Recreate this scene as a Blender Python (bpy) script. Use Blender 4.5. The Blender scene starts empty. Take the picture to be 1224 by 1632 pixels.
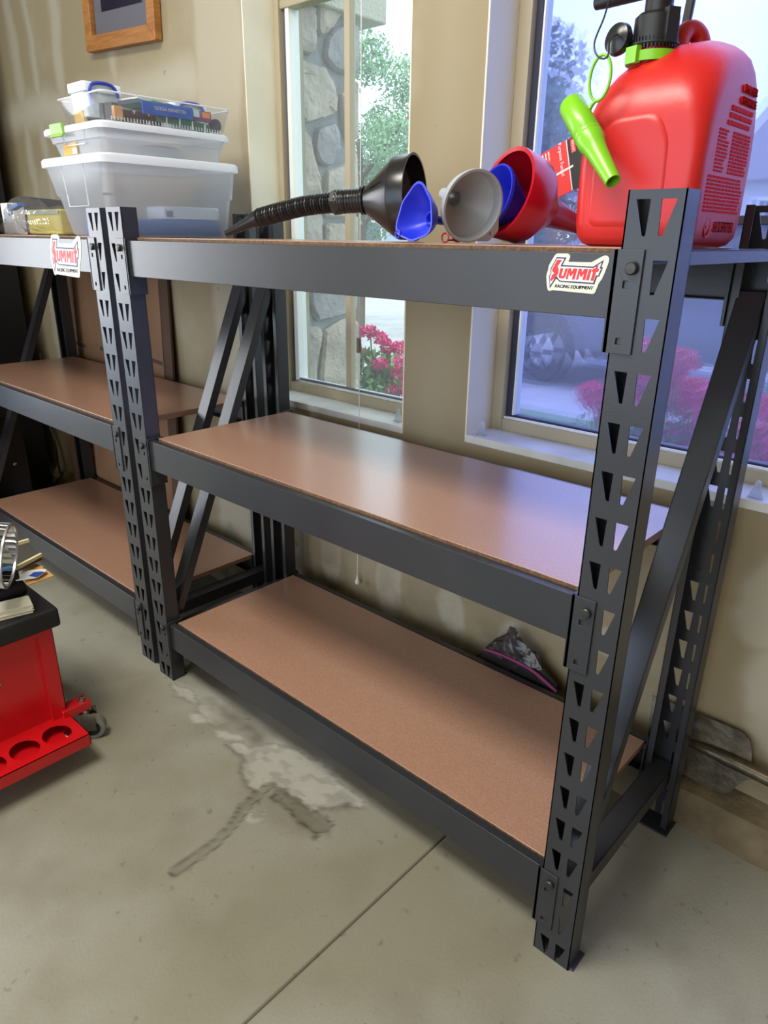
import bpy, bmesh, math, random
import numpy as np
from mathutils import Vector, Matrix
from mathutils.geometry import tessellate_polygon

random.seed(7)
S = bpy.context.scene
COL = S.collection

# ------------------------------------------------------------------ camera
CAM = np.array([1.5269, -0.7931, 1.0986])
YAW, PITCH, ROLL, FPX = 0.7378, 0.3714, 0.0140, 1125.04
_f = np.array([-math.sin(YAW)*math.cos(PITCH), math.cos(YAW)*math.cos(PITCH), -math.sin(PITCH)])
_r = np.array([math.cos(YAW), math.sin(YAW), 0.0])
_u = np.cross(_r, _f)
RT = math.cos(ROLL)*_r + math.sin(ROLL)*_u
UP = -math.sin(ROLL)*_r + math.cos(ROLL)*_u
FW = _f


def at(px, py, ax, val):
    """a point of the photograph placed on the world plane axis[ax] = val"""
    d = RT*(px-612)/FPX - UP*(py-816)/FPX + FW
    return CAM + d*((val-CAM[ax])/d[ax])


cd = bpy.data.cameras.new('camera')
cam = bpy.data.objects.new('camera', cd)
COL.objects.link(cam)
cd.sensor_fit = 'VERTICAL'
cd.sensor_height = 24.0
cd.lens = FPX/1632*24.0
cd.clip_start = 0.02
m = Matrix.Identity(4)
for i in range(3):
    m[i][0], m[i][1], m[i][2], m[i][3] = RT[i], UP[i], -FW[i], CAM[i]
cam.matrix_world = m
S.camera = cam

# ------------------------------------------------------------------ sky, lights, exposure
S.view_settings.view_transform = 'Standard'
S.view_settings.look = 'None'
S.view_settings.exposure = 0.0
S.view_settings.gamma = 1.0
S.view_settings.use_curve_mapping = False
SKY_STRENGTH = 3.3
w = bpy.data.worlds.new('sky')
S.world = w
w.use_nodes = True
nt = w.node_tree
nt.nodes.clear()
o_ = nt.nodes.new('ShaderNodeOutputWorld')
bg = nt.nodes.new('ShaderNodeBackground')
tc = nt.nodes.new('ShaderNodeTexCoord')
nz = nt.nodes.new('ShaderNodeTexNoise')
nz.inputs['Scale'].default_value = 2.2
nz.inputs['Detail'].default_value = 5
rp = nt.nodes.new('ShaderNodeValToRGB')
rp.color_ramp.elements[0].position = 0.38
rp.color_ramp.elements[0].color = (0.52, 0.70, 0.98, 1)
rp.color_ramp.elements[1].position = 0.60
rp.color_ramp.elements[1].color = (0.98, 1.0, 1.0, 1)
nt.links.new(tc.outputs['Generated'], nz.inputs['Vector'])
nt.links.new(nz.outputs['Fac'], rp.inputs['Fac'])
nt.links.new(rp.outputs['Color'], bg.inputs['Color'])
bg.inputs['Strength'].default_value = SKY_STRENGTH
nt.links.new(bg.outputs['Background'], o_.inputs['Surface'])


def area(name, loc, target, sx, sy, power, col):
    l = bpy.data.lights.new(name, 'AREA')
    l.shape = 'RECTANGLE'
    l.size, l.size_y, l.energy, l.color = sx, sy, power, col
    o = bpy.data.objects.new(name, l)
    COL.objects.link(o)
    o.location = loc
    o.rotation_euler = (Vector(target)-Vector(loc)).to_track_quat('-Z', 'Y').to_euler()
    return o


# ceiling lamp of the garage, and daylight through the open side and big doors
area('ceiling_lamp', (0.55, -1.10, 2.62), (0.55, -1.05, 0), 1.2, 0.60, 67, (1.0, 0.96, 0.87))
area('side_door_daylight', (-3.1, -1.35, 1.35), (0, -0.9, 0.9), 1.3, 1.6, 42, (0.97, 0.98, 1.0))
area('big_door_daylight', (1.6, -4.8, 1.25), (0.6, 0, 0.7), 3.6, 2.1, 9, (1.0, 0.97, 0.90))
sl = bpy.data.lights.new('sun', 'SUN')
sl.energy = 2.2
sl.angle = math.radians(6)
so = bpy.data.objects.new('sun', sl)
COL.objects.link(so)
so.rotation_euler = Vector((-.62, .30, -.72)).to_track_quat('-Z', 'Y').to_euler()


# ------------------------------------------------------------------ materials
def lin(c):
    return tuple(((x/255)/12.92 if x/255 <= 0.04045 else ((x/255+0.055)/1.055)**2.4) for x in c)


MATS = {}


def mat(name, rgb, rough=0.5, metal=0.0, rgb2=None, nscale=8.0, bump=0.0, bscale=60.0, spec=0.5,
        trans=0.0, coat=0.0, coat_rough=0.03, nlo=0.35, nhi=0.65, stretch=None, rvar=0.0):
    if name in MATS:
        return MATS[name]
    M = bpy.data.materials.new(name)
    M.use_nodes = True
    t = M.node_tree
    b = t.nodes['Principled BSDF']
    b.inputs['Base Color'].default_value = (*lin(rgb), 1)
    b.inputs['Roughness'].default_value = rough
    b.inputs['Metallic'].default_value = metal
    b.inputs['Specular IOR Level'].default_value = spec
    b.inputs['Coat Weight'].default_value = coat
    b.inputs['Coat Roughness'].default_value = coat_rough
    b.inputs['Transmission Weight'].default_value = trans
    tcn = t.nodes.new('ShaderNodeTexCoord')
    vec = tcn.outputs['Object']
    if stretch:
        mp = t.nodes.new('ShaderNodeMapping')
        mp.inputs['Scale'].default_value = stretch
        t.links.new(vec, mp.inputs['Vector'])
        vec = mp.outputs['Vector']
    if rgb2:
        n = t.nodes.new('ShaderNodeTexNoise')
        n.inputs['Scale'].default_value = nscale
        n.inputs['Detail'].default_value = 6
        t.links.new(vec, n.inputs['Vector'])
        mr = t.nodes.new('ShaderNodeMapRange')
        mr.inputs['From Min'].default_value = nlo
        mr.inputs['From Max'].default_value = nhi
        t.links.new(n.outputs['Fac'], mr.inputs['Value'])
        mx = t.nodes.new('ShaderNodeMix')
        mx.data_type = 'RGBA'
        mx.inputs[6].default_value = (*lin(rgb), 1)
        mx.inputs[7].default_value = (*lin(rgb2), 1)
        t.links.new(mr.outputs[0], mx.inputs[0])
        t.links.new(mx.outputs[2], b.inputs['Base Color'])
        if rvar:
            r2 = t.nodes.new('ShaderNodeMapRange')
            r2.inputs['To Min'].default_value = rough-rvar
            r2.inputs['To Max'].default_value = rough+rvar
            t.links.new(n.outputs['Fac'], r2.inputs['Value'])
            t.links.new(r2.outputs[0], b.inputs['Roughness'])
    if bump:
        n2 = t.nodes.new('ShaderNodeTexNoise')
        n2.inputs['Scale'].default_value = bscale
        n2.inputs['Detail'].default_value = 4
        t.links.new(vec, n2.inputs['Vector'])
        bp = t.nodes.new('ShaderNodeBump')
        bp.inputs['Strength'].default_value = bump
        bp.inputs['Distance'].default_value = 0.01
        t.links.new(n2.outputs['Fac'], bp.inputs['Height'])
        t.links.new(bp.outputs['Normal'], b.inputs['Normal'])
    MATS[name] = M
    return M


def clear_mat(name, rgb, milk=0.0, gloss=0.06, rough=0.08, blur=0.0, crinkle=0.0, milk_rgb=(235, 238, 242)):
    """thin clear or milky sheet: transparent + scattering + shine"""
    if name in MATS:
        return MATS[name]
    M = bpy.data.materials.new(name)
    M.use_nodes = True
    t = M.node_tree
    t.nodes.clear()
    out = t.nodes.new('ShaderNodeOutputMaterial')
    tr = t.nodes.new('ShaderNodeBsdfTransparent')
    tr.inputs['Color'].default_value = (*lin(rgb), 1)
    cur = tr.outputs[0]
    if blur:
        rf = t.nodes.new('ShaderNodeBsdfRefraction')
        rf.inputs['Color'].default_value = (*lin(rgb), 1)
        rf.inputs['IOR'].default_value = 1.03
        rf.inputs['Roughness'].default_value = 0.13
        mx = t.nodes.new('ShaderNodeMixShader')
        mx.inputs[0].default_value = blur
        t.links.new(cur, mx.inputs[1])
        t.links.new(rf.outputs[0], mx.inputs[2])
        cur = mx.outputs[0]
    if milk:
        df = t.nodes.new('ShaderNodeBsdfDiffuse')
        df.inputs['Color'].default_value = (*lin(milk_rgb), 1)
        tl = t.nodes.new('ShaderNodeBsdfTranslucent')
        tl.inputs['Color'].default_value = (*lin(milk_rgb), 1)
        m0 = t.nodes.new('ShaderNodeMixShader')
        m0.inputs[0].default_value = 0.5
        t.links.new(df.outputs[0], m0.inputs[1])
        t.links.new(tl.outputs[0], m0.inputs[2])
        mx = t.nodes.new('ShaderNodeMixShader')
        mx.inputs[0].default_value = milk
        t.links.new(cur, mx.inputs[1])
        t.links.new(m0.outputs[0], mx.inputs[2])
        cur = mx.outputs[0]
    gl = t.nodes.new('ShaderNodeBsdfGlossy')
    gl.inputs['Roughness'].default_value = rough
    if crinkle:
        tcn = t.nodes.new('ShaderNodeTexCoord')
        n2 = t.nodes.new('ShaderNodeTexNoise')
        n2.inputs['Scale'].default_value = 28
        t.links.new(tcn.outputs['Object'], n2.inputs['Vector'])
        bp = t.nodes.new('ShaderNodeBump')
        bp.inputs['Strength'].default_value = crinkle
        bp.inputs['Distance'].default_value = 0.02
        t.links.new(n2.outputs['Fac'], bp.inputs['Height'])
        t.links.new(bp.outputs['Normal'], gl.inputs['Normal'])
    mx = t.nodes.new('ShaderNodeMixShader')
    mx.inputs[0].default_value = gloss
    t.links.new(cur, mx.inputs[1])
    t.links.new(gl.outputs[0], mx.inputs[2])
    t.links.new(mx.outputs[0], out.inputs['Surface'])
    MATS[name] = M
    return M


STEEL = mat('charcoal_powder_coat', (42, 43, 47), rough=0.30, bump=0.03, bscale=400, rgb2=(48, 49, 53), nscale=5)
BOLT = mat('dark_zinc', (72, 71, 68), rough=0.4, metal=0.8)
BOARD = mat('hardboard', (172, 132, 110), rough=0.40, rgb2=(154, 116, 95), nscale=320, bump=0.02, bscale=500, spec=0.6, coat=1.0, coat_rough=0.24)
BOARD_EDGE = mat('hardboard_edge', (118, 88, 60), rough=0.8, rgb2=(80, 58, 40), nscale=150)
PAINT_TAN = mat('window_vinyl_almond', (176, 164, 138), rough=0.45)
PAINT_WHITE = mat('white_sill_paint', (226, 226, 222), rough=0.45, rgb2=(205, 204, 198), nscale=9, bump=0.08, bscale=30)
REVEAL = mat('cream_reveal_paint', (234, 228, 208), rough=0.6, rgb2=(222, 216, 194), nscale=6)
GASKET = mat('navy_screen_frame', (38, 40, 62), rough=0.5)
GREYSTRIP = mat('grey_glazing_strip', (92, 98, 112), rough=0.5)
WHITESTRIP = mat('white_sash_vinyl', (236, 238, 232), rough=0.4)
REDP = mat('red_can_plastic', (194, 28, 26), rough=0.38, spec=0.5, bump=0.03, bscale=120)
REDTXT = mat('raised_red_lettering', (212, 30, 30), rough=0.7, spec=0.1)
GREENP = mat('lime_green_plastic', (122, 190, 30), rough=0.3, spec=0.5)
BLACKP = mat('black_plastic', (22, 22, 24), rough=0.4)
BLACKG = mat('black_glossy_plastic', (24, 24, 26), rough=0.25)
GREYP = mat('grey_plastic', (156, 162, 166), rough=0.4)
BLUEP = mat('blue_plastic', (28, 44, 190), rough=0.35, spec=0.5)
CRIMSON = mat('crimson_plastic', (176, 14, 30), rough=0.25, spec=0.6)
TOOLRED = mat('red_enamel', (190, 16, 24), rough=0.28, spec=0.55, coat=0.2)
VINYL = mat('black_vinyl', (24, 24, 26), rough=0.5, bump=0.08, bscale=200)
CHROME = mat('chrome', (190, 188, 182), rough=0.18, metal=1.0)
RUBBER = mat('grey_rubber', (120, 122, 112), rough=0.6)
ALU = mat('brushed_aluminium', (196, 198, 200), rough=0.3, metal=0.9)
PAPER = mat('cream_paper', (226, 220, 198), rough=0.8)
CARD = mat('brown_cardboard', (140, 106, 78), rough=0.8, rgb2=(124, 92, 66), nscale=4)
CARDD = mat('dark_cardboard', (84, 62, 48), rough=0.85)
OAK = mat('honey_oak', (176, 120, 62), rough=0.45, rgb2=(152, 98, 48), nscale=14, stretch=(1, 1, 8))
MATGREY = mat('grey_mat_board', (120, 118, 128), rough=0.8)
DARKPIC = mat('dark_violet_print', (44, 38, 66), rough=0.3, rgb2=(30, 26, 48), nscale=6)
WHITEP = mat('white_plastic', (236, 238, 236), rough=0.4)
FOAM = mat('yellow_foam', (206, 190, 96), rough=0.8, rgb2=(190, 174, 84), nscale=30)
ORANGEL = mat('orange_label', (226, 160, 50), rough=0.6)
BLUEL = mat('blue_card', (40, 90, 190), rough=0.5)
NAVY = mat('navy_ink', (28, 30, 86), rough=0.5)
INKRED = mat('red_ink', (216, 44, 40), rough=0.5)
STICKERW = mat('cream_white_vinyl', (212, 210, 192), rough=0.5)
WHITEINK = mat('white_ink', (218, 216, 222), rough=0.5)
GREENLATCH = mat('pale_green_latch', (140, 184, 84), rough=0.45)
SPADE = mat('worn_steel', (104, 94, 76), rough=0.36, metal=0.7, rgb2=(50, 46, 40), nscale=16, bump=0.12, bscale=60)
CONC = mat('curb_concrete', (122, 108, 82), rough=0.9, rgb2=(84, 72, 54), nscale=12, bump=0.5, bscale=45)
CLEARBIN = clear_mat('milky_bin_plastic', (238, 241, 248), milk=0.37, gloss=0.05, rough=0.25)
CLEARTRAY = clear_mat('clear_tray_plastic', (236, 236, 238), milk=0.10, gloss=0.07, rough=0.08)
LIDW = clear_mat('white_lid_plastic', (240, 242, 246), milk=0.90, gloss=0.04, rough=0.3, milk_rgb=(244, 246, 250))
BAGM = clear_mat('crinkled_clear_bag', (238, 238, 242), milk=0.06, gloss=0.13, rough=0.14, crinkle=0.8)
BAGD = clear_mat('grey_clear_bag', (190, 188, 190), milk=0.22, gloss=0.06, rough=0.25, crinkle=0.6, milk_rgb=(108, 104, 104))
GLASS1 = clear_mat('glare_hazed_window_glass', (240, 246, 246), milk=0.07, gloss=0.012, rough=0.02)  # milk share imitates overexposure haze, lifting the darks outside
GLASS2 = clear_mat('hazy_violet_window_glass', (203, 211, 249), milk=0.10, gloss=0.02, rough=0.1, blur=0.6,
                   milk_rgb=(206, 212, 246))


# ------------------------------------------------------------------ builders
class MB:
    def __init__(s):
        s.v, s.f, s.m, s.cur = [], [], [], 0

    def add(s, vs, fs):
        b = len(s.v)
        s.v += [tuple(float(c) for c in p) for p in vs]
        s.f += [tuple(b+i for i in q) for q in fs]
        s.m += [s.cur]*len(fs)
        return s

    def box(s, x0, x1, y0, y1, z0, z1):
        return s.add([(x0, y0, z0), (x1, y0, z0), (x1, y1, z0), (x0, y1, z0), (x0, y0, z1), (x1, y0, z1), (x1, y1, z1), (x0, y1, z1)],
                     [(0, 3, 2, 1), (4, 5, 6, 7), (0, 1, 5, 4), (1, 2, 6, 5), (2, 3, 7, 6), (3, 0, 4, 7)])

    def obox(s, c, ax, ay, az, hx, hy, hz):
        c, ax, ay, az = (np.array(q, float) for q in (c, ax, ay, az))
        vs = [c+sx*hx*ax+sy*hy*ay+sz*hz*az for sz in (-1, 1) for sx, sy in ((-1, -1), (1, -1), (1, 1), (-1, 1))]
        return s.add(vs, [(0, 3, 2, 1), (4, 5, 6, 7), (0, 1, 5, 4), (1, 2, 6, 5), (2, 3, 7, 6), (3, 0, 4, 7)])

    def loft(s, loops, cap0=True, cap1=True, closed=True):
        n = len(loops[0])
        vs = [p for l in loops for p in l]
        fs = []
        for k in range(len(loops)-1):
            for i in range(n if closed else n-1):
                j = (i+1) % n
                fs.append((k*n+i, k*n+j, (k+1)*n+j, (k+1)*n+i))
        if cap0:
            fs.append(tuple(range(n-1, -1, -1)))
        if cap1:
            fs.append(tuple((len(loops)-1)*n+i for i in range(n)))
        return s.add(vs, fs)

    def tube(s, pts, r, n=8, caps=True):
        pts = [Vector(p) for p in pts]
        rs = r if isinstance(r, (list, tuple)) else [r]*len(pts)
        loops = []
        t0 = (pts[1]-pts[0]).normalized()
        nrm = t0.orthogonal().normalized()
        for i, p in enumerate(pts):
            t = (pts[min(i+1, len(pts)-1)]-pts[max(i-1, 0)]).normalized()
            nrm = (nrm-t*nrm.dot(t)).normalized()
            bn = t.cross(nrm)
            loops.append([p+rs[i]*(math.cos(2*math.pi*k/n)*nrm+math.sin(2*math.pi*k/n)*bn) for k in range(n)])
        return s.loft(loops, caps, caps)

    def lathe(s, org, axis, prof, n=32, cap0=False, cap1=False, sx=1.0):
        org, a = Vector(org), Vector(axis).normalized()
        u = Vector((0, 0, 1)) if abs(a.z) < 0.9 else Vector((1, 0, 0))
        u = (u-a*u.dot(a)).normalized()
        v = a.cross(u)
        loops = [[org+a*t+r*(math.cos(2*math.pi*k/n)*u+sx*math.sin(2*math.pi*k/n)*v) for k in range(n)] for t, r in prof]
        return s.loft(loops, cap0, cap1)

    def prism(s, poly, o, ux, uy, nn, depth):
        """2-D polygon extruded: o + x*ux + y*uy, from 0 to depth along nn"""
        o, ux, uy, nn = (np.array(q, float) for q in (o, ux, uy, nn))
        tris = tessellate_polygon([[Vector((p[0], p[1], 0)) for p in poly]])
        n = len(poly)
        A = [o+p[0]*ux+p[1]*uy for p in poly]
        B = [q+nn*depth for q in A]
        fs = [(a, b, c) for a, b, c in tris]+[(c+n, b+n, a+n) for a, b, c in tris]
        fs += [(i, (i+1) % n, (i+1) % n+n, i+n) for i in range(n)]
        return s.add(A+B, fs)

    def plate(s, outer, holes, o, ux, uy, nn, depth, rim=True):
        o, ux, uy, nn = (np.array(q, float) for q in (o, ux, uy, nn))
        loops = [outer]+holes
        tris = tessellate_polygon([[Vector((p[0], p[1], 0)) for p in l] for l in loops])
        flat = [p for l in loops for p in l]
        n = len(flat)
        A = [o+p[0]*ux+p[1]*uy for p in flat]
        B = [q+nn*depth for q in A]
        fs = [(a, b, c) for a, b, c in tris]+[(c+n, b+n, a+n) for a, b, c in tris]
        k = 0
        for li, l in enumerate(loops):
            if li or rim:
                for i in range(len(l)):
                    j = (i+1) % len(l)
                    fs.append((k+i, k+j, k+j+n, k+i+n))
            k += len(l)
        return s.add(A+B, fs)


LOC = {}


def finish(ob, smooth):
    me = ob.data
    bm = bmesh.new()
    bm.from_mesh(me)
    bmesh.ops.remove_doubles(bm, verts=bm.verts, dist=1e-5)
    bmesh.ops.recalc_face_normals(bm, faces=bm.faces)
    bm.to_mesh(me)
    bm.free()
    if smooth:
        for p in me.polygons:
            p.use_smooth = True
        me.set_sharp_from_angle(angle=math.radians(smooth))


def link(name, mb, material, base=(0, 0, 0), smooth=35, bevel=0.0, bseg=2, subsurf=0, fix=True):
    me = bpy.data.meshes.new(name)
    b = Vector(base)
    me.from_pydata([tuple(Vector(p)-b) for p in mb.v], [], mb.f)
    ms = material if isinstance(material, (list, tuple)) else [material]
    for q in ms:
        me.materials.append(q)
    if len(ms) > 1:
        me.polygons.foreach_set('material_index', mb.m)
    me.update()
    ob = bpy.data.objects.new(name, me)
    COL.objects.link(ob)
    if fix:
        finish(ob, smooth)
    if bevel:
        md = ob.modifiers.new('bevel', 'BEVEL')
        md.width, md.segments, md.limit_method, md.angle_limit = bevel, bseg, 'ANGLE', math.radians(40)
        md.harden_normals = True
    if subsurf:
        md = ob.modifiers.new('sub', 'SUBSURF')
        md.levels = md.render_levels = subsurf
    return ob


def tag(o, label, cat, group=None, kind=None):
    o['label'] = label
    o['category'] = cat
    if group:
        o['group'] = group
    if kind:
        o['kind'] = kind
    return o


def thing(name, label, cat, loc, group=None):
    o = bpy.data.objects.new(name, None)
    o.empty_display_size = 0.05
    COL.objects.link(o)
    o.location = loc
    LOC[o.name] = Vector(loc)
    return tag(o, label, cat, group)


def part(parent, name, mb, material, label=None, **kw):
    ob = link(name, mb, material, base=LOC[parent.name], **kw)
    ob.parent = parent
    LOC[ob.name] = LOC[parent.name]
    if label:
        ob['label'] = label
    return ob


def solo(name, mb, material, label, cat, loc, group=None, **kw):
    ob = link(name, mb, material, base=loc, **kw)
    ob.location = loc
    LOC[ob.name] = Vector(loc)
    return tag(ob, label, cat, group)


def struct(name, mb, material, parent=None, **kw):
    if parent:
        ob = part(parent, name, mb, material, **kw)
    else:
        ob = link(name, mb, material, **kw)
        LOC[ob.name] = Vector((0, 0, 0))
    ob['kind'] = 'structure'
    return ob


def copy_tree(o, parent=None):
    c = o.copy()
    COL.objects.link(c)
    if parent:
        c.parent = parent
    for ch in list(o.children):
        copy_tree(ch, c)
    return c


def text_mb(txt, size, o, ux, uy, nn, depth, shear=0.0, center=True, xs=1.0, bold=0.0):
    cu = bpy.data.curves.new('t', 'FONT')
    cu.body, cu.size, cu.extrude = txt, size, depth/2
    cu.shear = shear
    cu.resolution_u = 3
    if center:
        cu.align_x, cu.align_y = 'CENTER', 'CENTER'
    ob = bpy.data.objects.new('t', cu)
    COL.objects.link(ob)
    dg = bpy.context.evaluated_depsgraph_get()
    me = bpy.data.meshes.new_from_object(ob.evaluated_get(dg))
    o, ux, uy, nn = (np.array(q, float) for q in (o, ux, uy, nn))
    mb = MB()
    for sh_ in ((0,) if not bold else (-1, 0, 1)):
        mb.add([o+(p.co.x+sh_*bold*size)*ux*xs+p.co.y*uy+(p.co.z+depth/2)*nn for p in me.vertices], [tuple(p.vertices) for p in me.polygons])
    bpy.data.objects.remove(ob)
    bpy.data.curves.remove(cu)
    bpy.data.meshes.remove(me)
    return mb


def rrect(x0, x1, y0, y1, r, z, n=5):
    pts = []
    for cx, cy, a0 in ((x1-r, y1-r, 0), (x0+r, y1-r, 90), (x0+r, y0+r, 180), (x1-r, y0+r, 270)):
        for k in range(n):
            a = math.radians(a0+90*k/(n-1))
            pts.append((cx+r*math.cos(a), cy+r*math.sin(a), z))
    return pts


def rpoly(pts, rad, n=3):
    """2-D polygon with rounded corners"""
    out = []
    N = len(pts)
    for i in range(N):
        p = Vector(pts[i]); a = Vector(pts[i-1]); b = Vector(pts[(i+1) % N])
        r = rad[i] if isinstance(rad, (list, tuple)) else rad
        da, db = (a-p), (b-p)
        r = min(r, da.length*0.45, db.length*0.45)
        p0, p1 = p+da.normalized()*r, p+db.normalized()*r
        for k in range(n):
            t = k/(n-1)
            q = (1-t)**2*p0+2*t*(1-t)*p+t*t*p1
            out.append((q.x, q.y))
    return out


def smooth_path(pts, k=6):
    pts = [Vector(p) for p in pts]
    out = []
    for i in range(len(pts)-1):
        p0, p1, p2, p3 = pts[max(i-1, 0)], pts[i], pts[i+1], pts[min(i+2, len(pts)-1)]
        for j in range(k):
            t = j/k
            out.append(0.5*((2*p1)+(p2-p0)*t+(2*p0-5*p1+4*p2-p3)*t*t+(3*p1-p0-3*p2+p3)*t**3))
    out.append(pts[-1])
    return out

# ================================================================== the garage shell
YW = 0.50          # inner face of the back wall
W1 = (-0.150, 0.412, 0.655, 2.05)   # window openings x0, x1, z0, z1
W2 = (0.600, 1.95, 0.672, 2.05)


def wall_material():
    M = bpy.data.materials.new('taped_drywall')
    M.use_nodes = True
    t = M.node_tree
    b = t.nodes['Principled BSDF']
    b.inputs['Roughness'].default_value = 0.75
    g = t.nodes.new('ShaderNodeNewGeometry')
    sp = t.nodes.new('ShaderNodeSeparateXYZ')
    t.links.new(g.outputs['Position'], sp.inputs[0])

    def math_(op, a, b_=None, c=None):
        n = t.nodes.new('ShaderNodeMath')
        n.operation = op
        for i, q in enumerate((a, b_, c)):
            if q is None:
                continue
            if isinstance(q, (int, float)):
                n.inputs[i].default_value = q
            else:
                t.links.new(q, n.inputs[i])
        return n.outputs[0]

    def noise(scale, detail=4):
        n = t.nodes.new('ShaderNodeTexNoise')
        n.inputs['Scale'].default_value = scale
        n.inputs['Detail'].default_value = detail
        t.links.new(g.outputs['Position'], n.inputs['Vector'])
        return n.outputs['Fac']

    def ramp(v, lo, hi):
        n = t.nodes.new('ShaderNodeMapRange')
        n.interpolation_type = 'SMOOTHSTEP'
        n.inputs['From Min'].default_value, n.inputs['From Max'].default_value = lo, hi
        t.links.new(v, n.inputs['Value'])
        return n.outputs[0]
    wob = math_('MULTIPLY', math_('SUBTRACT', noise(5.0), 0.5), 0.10)
    X = math_('ADD', sp.outputs[0], wob)
    Z = math_('ADD', sp.outputs[2], wob)

    def band(c, ctr, hw, soft):
        d = math_('ABSOLUTE', math_('SUBTRACT', c, ctr))
        return math_('SUBTRACT', 1.0, ramp(d, hw-soft, hw+soft))

    def blob(cx, cz, rx, rz):
        dx = math_('DIVIDE', math_('SUBTRACT', X, cx), rx)
        dz = math_('DIVIDE', math_('SUBTRACT', Z, cz), rz)
        d = math_('SQRT', math_('ADD', math_('MULTIPLY', dx, dx), math_('MULTIPLY', dz, dz)))
        return math_('SUBTRACT', 1.0, ramp(d, 0.75, 1.15))
    left = math_('SUBTRACT', 1.0, ramp(sp.outputs[0], -0.40, -0.30))
    acc = math_('MULTIPLY', band(Z, 1.50, 0.045, 0.05), left)
    for c, hw in ((-1.50, 0.03), (-1.36, 0.022), (-1.16, 0.03), (-0.80, 0.02), (-0.26, 0.10)):
        acc = math_('MAXIMUM', acc, math_('MULTIPLY', band(X, c, hw, 0.025), 0.75))
    # the mudded lower half left of the window, daubs behind the bottom shelf and right of the rack
    acc = math_('MAXIMUM', acc, math_('MULTIPLY', band(X, 0.505, 0.035, 0.05), 0.18))
    for bx in ((0.14, 0.22, 0.05, 0.10), (0.37, 0.21, 0.055, 0.12), (0.58, 0.205, 0.055, 0.07), (0.80, 0.21, 0.06, 0.06),
               (1.02, 0.30, 0.05, 0.04), (1.37, 0.33, 0.10, 0.14), (1.30, 0.50, 0.06, 0.10), (-0.30, 0.33, 0.12, 0.30)):
        acc = math_('MAXIMUM', acc, math_('MULTIPLY', blob(*bx), 0.8))
    pat = math_('MULTIPLY', ramp(noise(3.2, 6), 0.50, 0.66), 0.35)
    acc = math_('MAXIMUM', acc, pat)
    mx = t.nodes.new('ShaderNodeMix')
    mx.data_type = 'RGBA'
    mx.inputs[6].default_value = (*lin((152, 138, 108)), 1)
    mx.inputs[7].default_value = (*lin((178, 170, 150)), 1)
    t.links.new(acc, mx.inputs[0])
    # dirt near the slab and scuffs
    dirt = math_('MULTIPLY', math_('SUBTRACT', 1.0, ramp(sp.outputs[2], 0.08, 0.34)), ramp(noise(9, 6), 0.42, 0.62))
    scuff = ramp(noise(26, 3), 0.70, 0.74)
    dm = math_('MINIMUM', math_('ADD', math_('MULTIPLY', dirt, 0.55), math_('MULTIPLY', scuff, 0.35)), 1.0)
    m2 = t.nodes.new('ShaderNodeMix')
    m2.data_type = 'RGBA'
    t.links.new(dm, m2.inputs[0])
    t.links.new(mx.outputs[2], m2.inputs[6])
    m2.inputs[7].default_value = (*lin((88, 78, 62)), 1)
    t.links.new(m2.outputs[2], b.inputs['Base Color'])
    bp = t.nodes.new('ShaderNodeBump')
    bp.inputs['Strength'].default_value = 0.25
    bp.inputs['Distance'].default_value = 0.004
    t.links.new(math_('ADD', math_('MULTIPLY', noise(40), 0.4), acc), bp.inputs['Height'])
    t.links.new(bp.outputs['Normal'], b.inputs['Normal'])
    return M


WALL = wall_material()
mb = MB()
xs = [-3.2, W1[0], W1[1], W2[0], W2[1], 3.4]
for i in range(5):
    if i in (1, 3):
        Wn = W1 if i == 1 else W2
        mb.box(xs[i], xs[i+1], YW, 0.70, 0.05, Wn[2])
        mb.box(xs[i], xs[i+1], YW, 0.70, Wn[3], 2.72)
    else:
        mb.box(xs[i], xs[i+1], YW, 0.70, 0.05, 2.72)
struct('wall_back', mb, WALL, smooth=0, fix=False)
mb = MB().box(-3.4, -3.2, -5, -2.3, 0, 2.72).box(-3.4, -3.2, -0.6, 0.7, 0, 2.72).box(-3.4, -3.2, -2.3, -0.6, 2.15, 2.72)
struct('wall_left', mb, mat('garage_wall_paint', (168, 150, 116), rough=0.8), smooth=0)
struct('wall_right', MB().box(3.4, 3.6, -5, 0.7, 0, 2.72), MATS['garage_wall_paint'], smooth=0)
struct('ceiling', MB().box(-3.4, 3.6, -5, 0.7, 2.72, 2.82), mat('garage_ceiling_paint', (196, 184, 156), rough=0.85), smooth=0)


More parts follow.
